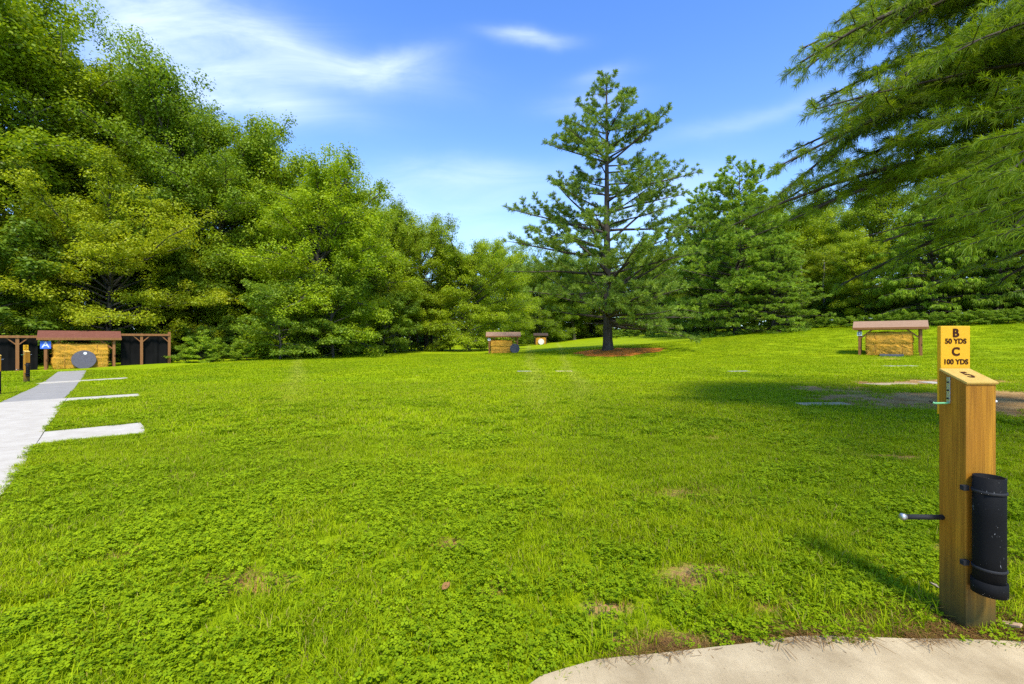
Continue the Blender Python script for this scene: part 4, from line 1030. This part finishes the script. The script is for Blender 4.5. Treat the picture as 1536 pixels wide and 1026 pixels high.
# netting fence either side of the left shelter
def net_fence(s0,s1,posts,label):
    ax=Vector((.727,.687,0)); nrm=Vector((-.687,.727,0)); c=Vector((-24.7,26.1,0))+nrm*.35
    p0=c+ax*posts[0]; root=empty('netting_fence',(p0.x,p0.y,g1(p0.x,p0.y)),ANG_L); tag(root,label,'fence','black netting fences beside the left shelter')
    b=posts[0]; top=1.92
    zz=lambda s: g1(*(c+ax*s).xy)-root.location.z
    for s in posts:
        h=top+(.12 if s in (posts[-1],) and s>0 else 0)
        MB().box((s-b-.07,-.07,zz(s)-.4),(s-b+.07,.07,h)).build('post',M['post_far'],root,bevel=.012)
    r=MB(); r.box((s0-b,-.06,top-.13),(s1-b,-.075+.14,top-.01)); 
    rail=MB().box((s0-b+.001,-.115,top-.14),(s1-b-.001,-.073,top-.01)).build('rail',M['post_far'],root,bevel=.006)
    for s in posts:
        for sg in (-1,1):
            e=s+sg*.42
            if s0-.05<e<s1+.05: MB().bar((s-b+sg*.05,-.03,top-.5),(e-b,-.03,top-.12),.06,.05).build('brace',M['post_far'],root)
    n=int((s1-s0)/.12); vs=[];fs=[]
    for i in range(n+1):
        s=s0+(s1-s0)*i/n; dy=.13+.03*math.sin(s*9)+.02*math.sin(s*23)
        for k,z in enumerate((zz(s)-.1,.7,top-.02)): vs.append((s-b,dy+(.04 if k==1 else 0),z))
        for k,z in enumerate((zz(s)-.1,.7,top-.02)): vs.append((s-b,dy+.02+(.04 if k==1 else 0),z))
    for i in range(n):
        a=i*6
        for k in (0,1): fs+=[(a+k,a+6+k,a+7+k,a+1+k),(a+3+k,a+4+k,a+10+k,a+9+k)]
        fs.append((a+2,a+8,a+11,a+5))
    MB().add(vs,fs).build('net',M['net'],root)
net_fence(1.75,4.1,(2.72,4.1),'short black netting fence between the left shelter and the shrubs')
net_fence(-7.0,-1.75,(-2.5,-3.9,-5.4,-7.0),'long black netting fence running out of the left picture edge')

# ------------------------------------------------------------------ the numbered shooting station posts
def station(x,y,z,label):
    """origin at the front left foot of the post, axis aligned"""
    root=empty('station_post',(x,y,z)); tag(root,label,'post','numbered shooting station posts')
    w,d=.145,.14; zf,zb=1.188,1.246
    vs=[(0,0,-.4),(w,0,-.4),(w,d,-.4),(0,d,-.4),(0,0,zf),(w,0,zf),(w,d,zb),(0,d,zb)]
    MB().add(vs,[(0,3,2,1),(4,5,6,7),(0,1,5,4),(1,2,6,5),(2,3,7,6),(3,0,4,7)]).build('post',M['post'],root,bevel=.006)
    sl=math.atan2(zb-zf,d); m=Matrix.Translation((w/2,0,zf+.001))@Matrix.Rotation(sl,4,'X'); Lc=math.hypot(d,zb-zf)
    cap=MB().box((-w/2-.004,-.006,0),(w/2+.004,Lc-.004,.012),m).build('cap',M['cap'],root,bevel=.003)
    put_text('number','5',.085,M['sign_ink'],cap,m@Matrix.Translation((0,Lc*.47,.0125)),.002,.001)
    bd=MB().box((.013,d+.002,1.02),(.163,d+.024,1.472)).build('sign_board',M['sign'],root,bevel=.004)
    for body,zz,s,of in (('B',1.434,.058,.0022),('50 YDS',1.393,.0355,.0011),('C',1.339,.058,.0022),('100 YDS',1.288,.0355,.0011)):
        put_text('lettering',body,s,M['sign_ink'],bd,Matrix.Translation((.088,d+.0015,zz))@FRONT,of)
    # bow hangers: plate on each side and an arm with a dipped end
    for sg,x0,cm in ((-1,0,'green_vinyl'),(1,w,'white_vinyl')):
        h=MB().box((min(x0+sg*.001,x0+sg*.006),.075,1.085),(max(x0+sg*.001,x0+sg*.006),.093,1.215)).build('hanger',M['steel'],root,bevel=.001)
        for zz in (1.11,1.15,1.19): MB().tube([(x0+sg*.005,.084,zz),(x0+sg*.010,.084,zz)],.0045,8).build('bolt',M['rubber'],h)
        ex=.075 if sg<0 else .062
        MB().tube([(x0+sg*.004,.084,1.090),(x0+sg*.012,.084,1.086),(x0+sg*ex,.082,1.086),(x0+sg*(ex+.012),.081,1.091)],.0052,10).build('arm',M[cm],h,smooth=True)
        MB().tube([(x0+sg*(ex+.0125),.081,1.0913),(x0+sg*(ex+.024),.080,1.0975)],.0056,10).build('end_cap',M['rubber' if sg<0 else 'white_vinyl'],h,smooth=True)
    # padded rod at knee height
    rod=MB().tube([(.02,.118,.505),(-.185,.118,.508)],.0125,14).build('rest_rod',M['rubber'],root,smooth=True)
    MB().tube([(-.1851,.118,.508),(-.192,.118,.508),(-.208,.118,.5085),(-.213,.118,.5085)],[.0115,.0165,.0165,.012],14).build('end_cap',M['steel'],rod,smooth=True)
    # black quiver tube strapped to the front
    cx,cy,r=.046,-.062,.057
    pts=[(cx,cy,.235),(cx,cy,.765)]
    n=28; mb=MB(); vs=[];fs=[]
    prof=[(r,.235),(r,.40),(r,.58),(r,.765),(r-.009,.766),(r-.009,.5),(0.001,.5)]
    vs=[(cx+q*math.cos(6.2832*k/n),cy+q*math.sin(6.2832*k/n),zz) for q,zz in prof for k in range(n)]
    fs=[(i*n+k,i*n+(k+1)%n,(i+1)*n+(k+1)%n,(i+1)*n+k) for i in range(len(prof)-1) for k in range(n)]+[tuple(range(n-1,-1,-1))]
    tb=mb.add(vs,fs).build('quiver_tube',M['black_plastic'],root,smooth=True)
    def ring(nm,z0,z1,rr,mat):
        mb=MB(); prof=[(r-.001,z0),(r+rr,z0+.002),(r+rr,z1-.002),(r-.001,z1)]
        vs=[(cx+q*math.cos(6.2832*k/n),cy+q*math.sin(6.2832*k/n),zz) for q,zz in prof for k in range(n)]
        mb.add(vs,[(i*n+k,i*n+(k+1)%n,(i+1)*n+(k+1)%n,(i+1)*n+k) for i in range(3) for k in range(n)]); return mb.build(nm,mat,tb,smooth=True)
    ring('band',.690,.704,.004,M['rubber']); ring('band',.335,.349,.004,M['rubber']); ring('end_collar',.222,.285,.0065,M['black_plastic'])
    for zz in (.697,.342): MB().box((cx-r-.022,-.022,zz-.012),(cx-r+.006,-.001,zz+.012)).build('bracket',M['rubber'],tb,bevel=.002)
    return root
S1=station(2.174,2.18,0,'nearest wooden post numbered 5 with yellow B and C distance sign')
p=at(38,573,18.0)
S2=copy_tree(S1); S2.location=(p.x,p.y,g1(p.x,p.y)); S2.rotation_euler=(0,0,R(72)); S2['label']='distant wooden station post beside the path, before the left netting fence'
S3=copy_tree(S1); S3.location=(-14.215,12.5,g1(-14.1,12.5)-.1); S3.rotation_euler=(0,0,R(75)); S3['label']='station post cut by the left picture edge, a sliver with its black tube'

# ------------------------------------------------------------------ small things on the ground
def crumpled(name,x,y,s,mat,label,cat,seed):
    rs=np.random.default_rng(seed); n=7; vs=[];fs=[]
    for i in range(n):
        for j in range(n):
            a,b=i/(n-1)*2-1,j/(n-1)*2-1; wd=max(.05,1-abs(a)**2.2)
            vs.append((a*s,b*s*.62*wd,.3*s*a*a+.45*s*b*b*wd+.05*s*math.sin(5*a+seed)+rs.normal(0,.03)*s))
    for i in range(n-1):
        for j in range(n-1): fs.append((i*n+j,i*n+j+1,(i+1)*n+j+1,(i+1)*n+j))
    o=MB().add(vs,fs).build(name,mat,None,(x,y,g1(x,y)+.045)); md=o.modifiers.new('thick','SOLIDIFY'); md.thickness=.002
    o.rotation_euler=(.2,-.25,seed); return tag(o,label,cat)
def gpt(u,v):
    Y=solve_ground(u,v); return (u-CU)/F*Y,Y
x,y=gpt(669,893); crumpled('dead_leaf',x,y,.032,plain('dead_leaf_brown',(.30,.15,.045),.8),'curled brown dead leaf lying on the clover','leaf',1)
x,y=gpt(1396,888); crumpled('dead_leaf',x,y-.02,.022,plain('bleached_leaf',(.36,.28,.18),.8),'small bleached leaf in the clover left of the near post','leaf',2)
x,y=2.395,2.2
o=MB().add([(0,0,0),(.05,-.03,0),(.065,-.02,.004),(.01,.02,.003),(0,0,.012),(.05,-.03,.010),(.065,-.02,.013),(.01,.02,.014)],[(0,3,2,1),(4,5,6,7),(0,1,5,4),(1,2,6,5),(2,3,7,6),(3,0,4,7)]).build('wood_chip',plain('split_wood',(.52,.33,.18),.8),None,(x-.04,y-.02,.03))
o.rotation_euler=(0,R(-24),R(-25)); tag(o,'pale split wood chip at the foot of the near post','wood chip')

# ------------------------------------------------------------------ sky, sun, camera
SUN_AZ=(.25,-.97); SUN_EL=R(57)
sd=Vector((SUN_AZ[0],SUN_AZ[1],0)).normalized(); sd=Vector((sd.x*math.cos(SUN_EL),sd.y*math.cos(SUN_EL),math.sin(SUN_EL)))
sun=bpy.data.lights.new('sun','SUN'); sun.energy=2.6; sun.angle=R(9); sun.color=(1,.95,.86)
so=bpy.data.objects.new('sun',sun); col.objects.link(so); so.rotation_euler=sd.to_track_quat('Z','Y').to_euler()

wd=bpy.data.worlds.new('World'); scene.world=wd; wd.use_nodes=True
k=NT.__new__(NT); k.t=wd.node_tree; k.t.nodes.clear(); out=k.n('ShaderNodeOutputWorld')
sky=k.n('ShaderNodeTexSky',sky_type='NISHITA'); sky.sun_disc=False; sky.sun_elevation=SUN_EL; sky.sun_rotation=math.atan2(sd.x,sd.y)
sky.altitude=100; sky.air_density=1.0; sky.dust_density=.6; sky.ozone_density=2.0
tc=k.n('ShaderNodeTexCoord').outputs['Generated']
sx=k.n('ShaderNodeSeparateXYZ'); k.put(sx.inputs[0],tc)
yy=k.math('MAXIMUM',sx.outputs[1],.05)
a=k.math('DIVIDE',sx.outputs[0],yy); b=k.math('DIVIDE',sx.outputs[2],yy)
cmb=k.n('ShaderNodeCombineXYZ'); k.put(cmb.inputs[0],a); k.put(cmb.inputs[1],b)
wn=k.n('ShaderNodeTexNoise'); k.put(wn.inputs[0],cmb.outputs[0]); wn.inputs['Scale'].default_value=3.5; wn.inputs['Detail'].default_value=5
wsx=k.n('ShaderNodeSeparateXYZ'); k.put(wsx.inputs[0],wn.outputs[1])
a2=k.math('ADD',a,k.math('MULTIPLY',k.math('SUBTRACT',wsx.outputs[0],.5),.16)); b2=k.math('ADD',b,k.math('MULTIPLY',k.math('SUBTRACT',wsx.outputs[1],.5),.10))
mask=None
for (u,v,ru,rv,ang,s) in [(265,50,150,70,28,1.0),(470,92,160,26,10,.8),(550,100,85,20,-10,.95),(370,140,140,32,14,.7),(300,25,220,60,20,.55),(790,57,55,11,0,.85),(880,150,60,16,-10,.5),(900,112,50,12,-14,.4),(720,262,130,26,3,.55),(640,300,150,36,0,.5),(1130,175,190,16,-14,.32),(1000,300,120,40,-20,.5),(700,360,260,40,0,.35),(200,120,150,60,30,.5)]:
    ca,cb_=(u-CU)/F,(HV-v)/F; c_,s_=math.cos(R(-ang)),math.sin(R(-ang))
    da=k.math('SUBTRACT',a2,ca); db=k.math('SUBTRACT',b2,cb_)
    p=k.math('ADD',k.math('MULTIPLY',da,c_*F/ru),k.math('MULTIPLY',db,s_*F/ru)); q=k.math('ADD',k.math('MULTIPLY',da,-s_*F/rv),k.math('MULTIPLY',db,c_*F/rv))
    r2=k.math('ADD',k.math('MULTIPLY',p,p),k.math('MULTIPLY',q,q))
    m=k.math('MULTIPLY',k.math('EXPONENT',k.math('MULTIPLY',r2,-1.0)),s)
    mask=m if mask is None else k.math('ADD',mask,m)
st=k.n('ShaderNodeMapping'); k.put(st.inputs[0],cmb.outputs[0]); st.inputs['Rotation'].default_value=(0,0,R(12)); st.inputs['Scale'].default_value=(1.5,6,1)
wisp=k.noise(st.outputs[0],2.2,7,.62,dist=.7)
front=k.ramp(sx.outputs[1],.08,.25)
cl=k.math('MULTIPLY',k.math('MULTIPLY',k.math('MINIMUM',mask,1.0),k.ramp(wisp,.05,.85)),front,clamp=True)
hs=k.n('ShaderNodeHueSaturation'); k.put(hs.inputs['Color'],sky.outputs[0]); hs.inputs['Saturation'].default_value=1.22; hs.inputs['Value'].default_value=1.0; hs.inputs['Hue'].default_value=.512
base=k.mix(1.0,hs.outputs[0],(.60,.83,.96),'MULTIPLY')
hz=k.math('MULTIPLY',k.math('EXPONENT',k.math('MULTIPLY',k.math('MAXIMUM',sx.outputs[2],0.0),-5.0)),.62)
base=k.mix(hz,base,(3.2,3.85,4.9))
skyc=k.mix(k.math('MULTIPLY',cl,.75),base,(3.6,4.05,4.9))
bg=k.n('ShaderNodeBackground'); k.put(bg.inputs[0],skyc); bg.inputs[1].default_value=.15
k.t.links.new(bg.outputs[0],out.inputs[0])

cam=bpy.data.cameras.new('camera'); cam.sensor_width=36; cam.sensor_fit='HORIZONTAL'; cam.lens=F/1536*36; cam.clip_end=2000; cam.clip_start=.05
cam.shift_y=-(513-HV)/1536.0
co=bpy.data.objects.new('camera',cam); col.objects.link(co); co.location=(0,0,CAMZ); co.rotation_euler=(R(90),0,0); scene.camera=co
scene.view_settings.view_transform='Standard'; scene.view_settings.look='None'; scene.view_settings.exposure=1.28; scene.view_settings.gamma=1
scene.cycles.max_bounces=6; scene.cycles.diffuse_bounces=3; scene.cycles.transmission_bounces=3; scene.cycles.glossy_bounces=2
scene.cycles.use_denoising=False; scene.cycles.caustics_reflective=False; scene.cycles.caustics_refractive=False
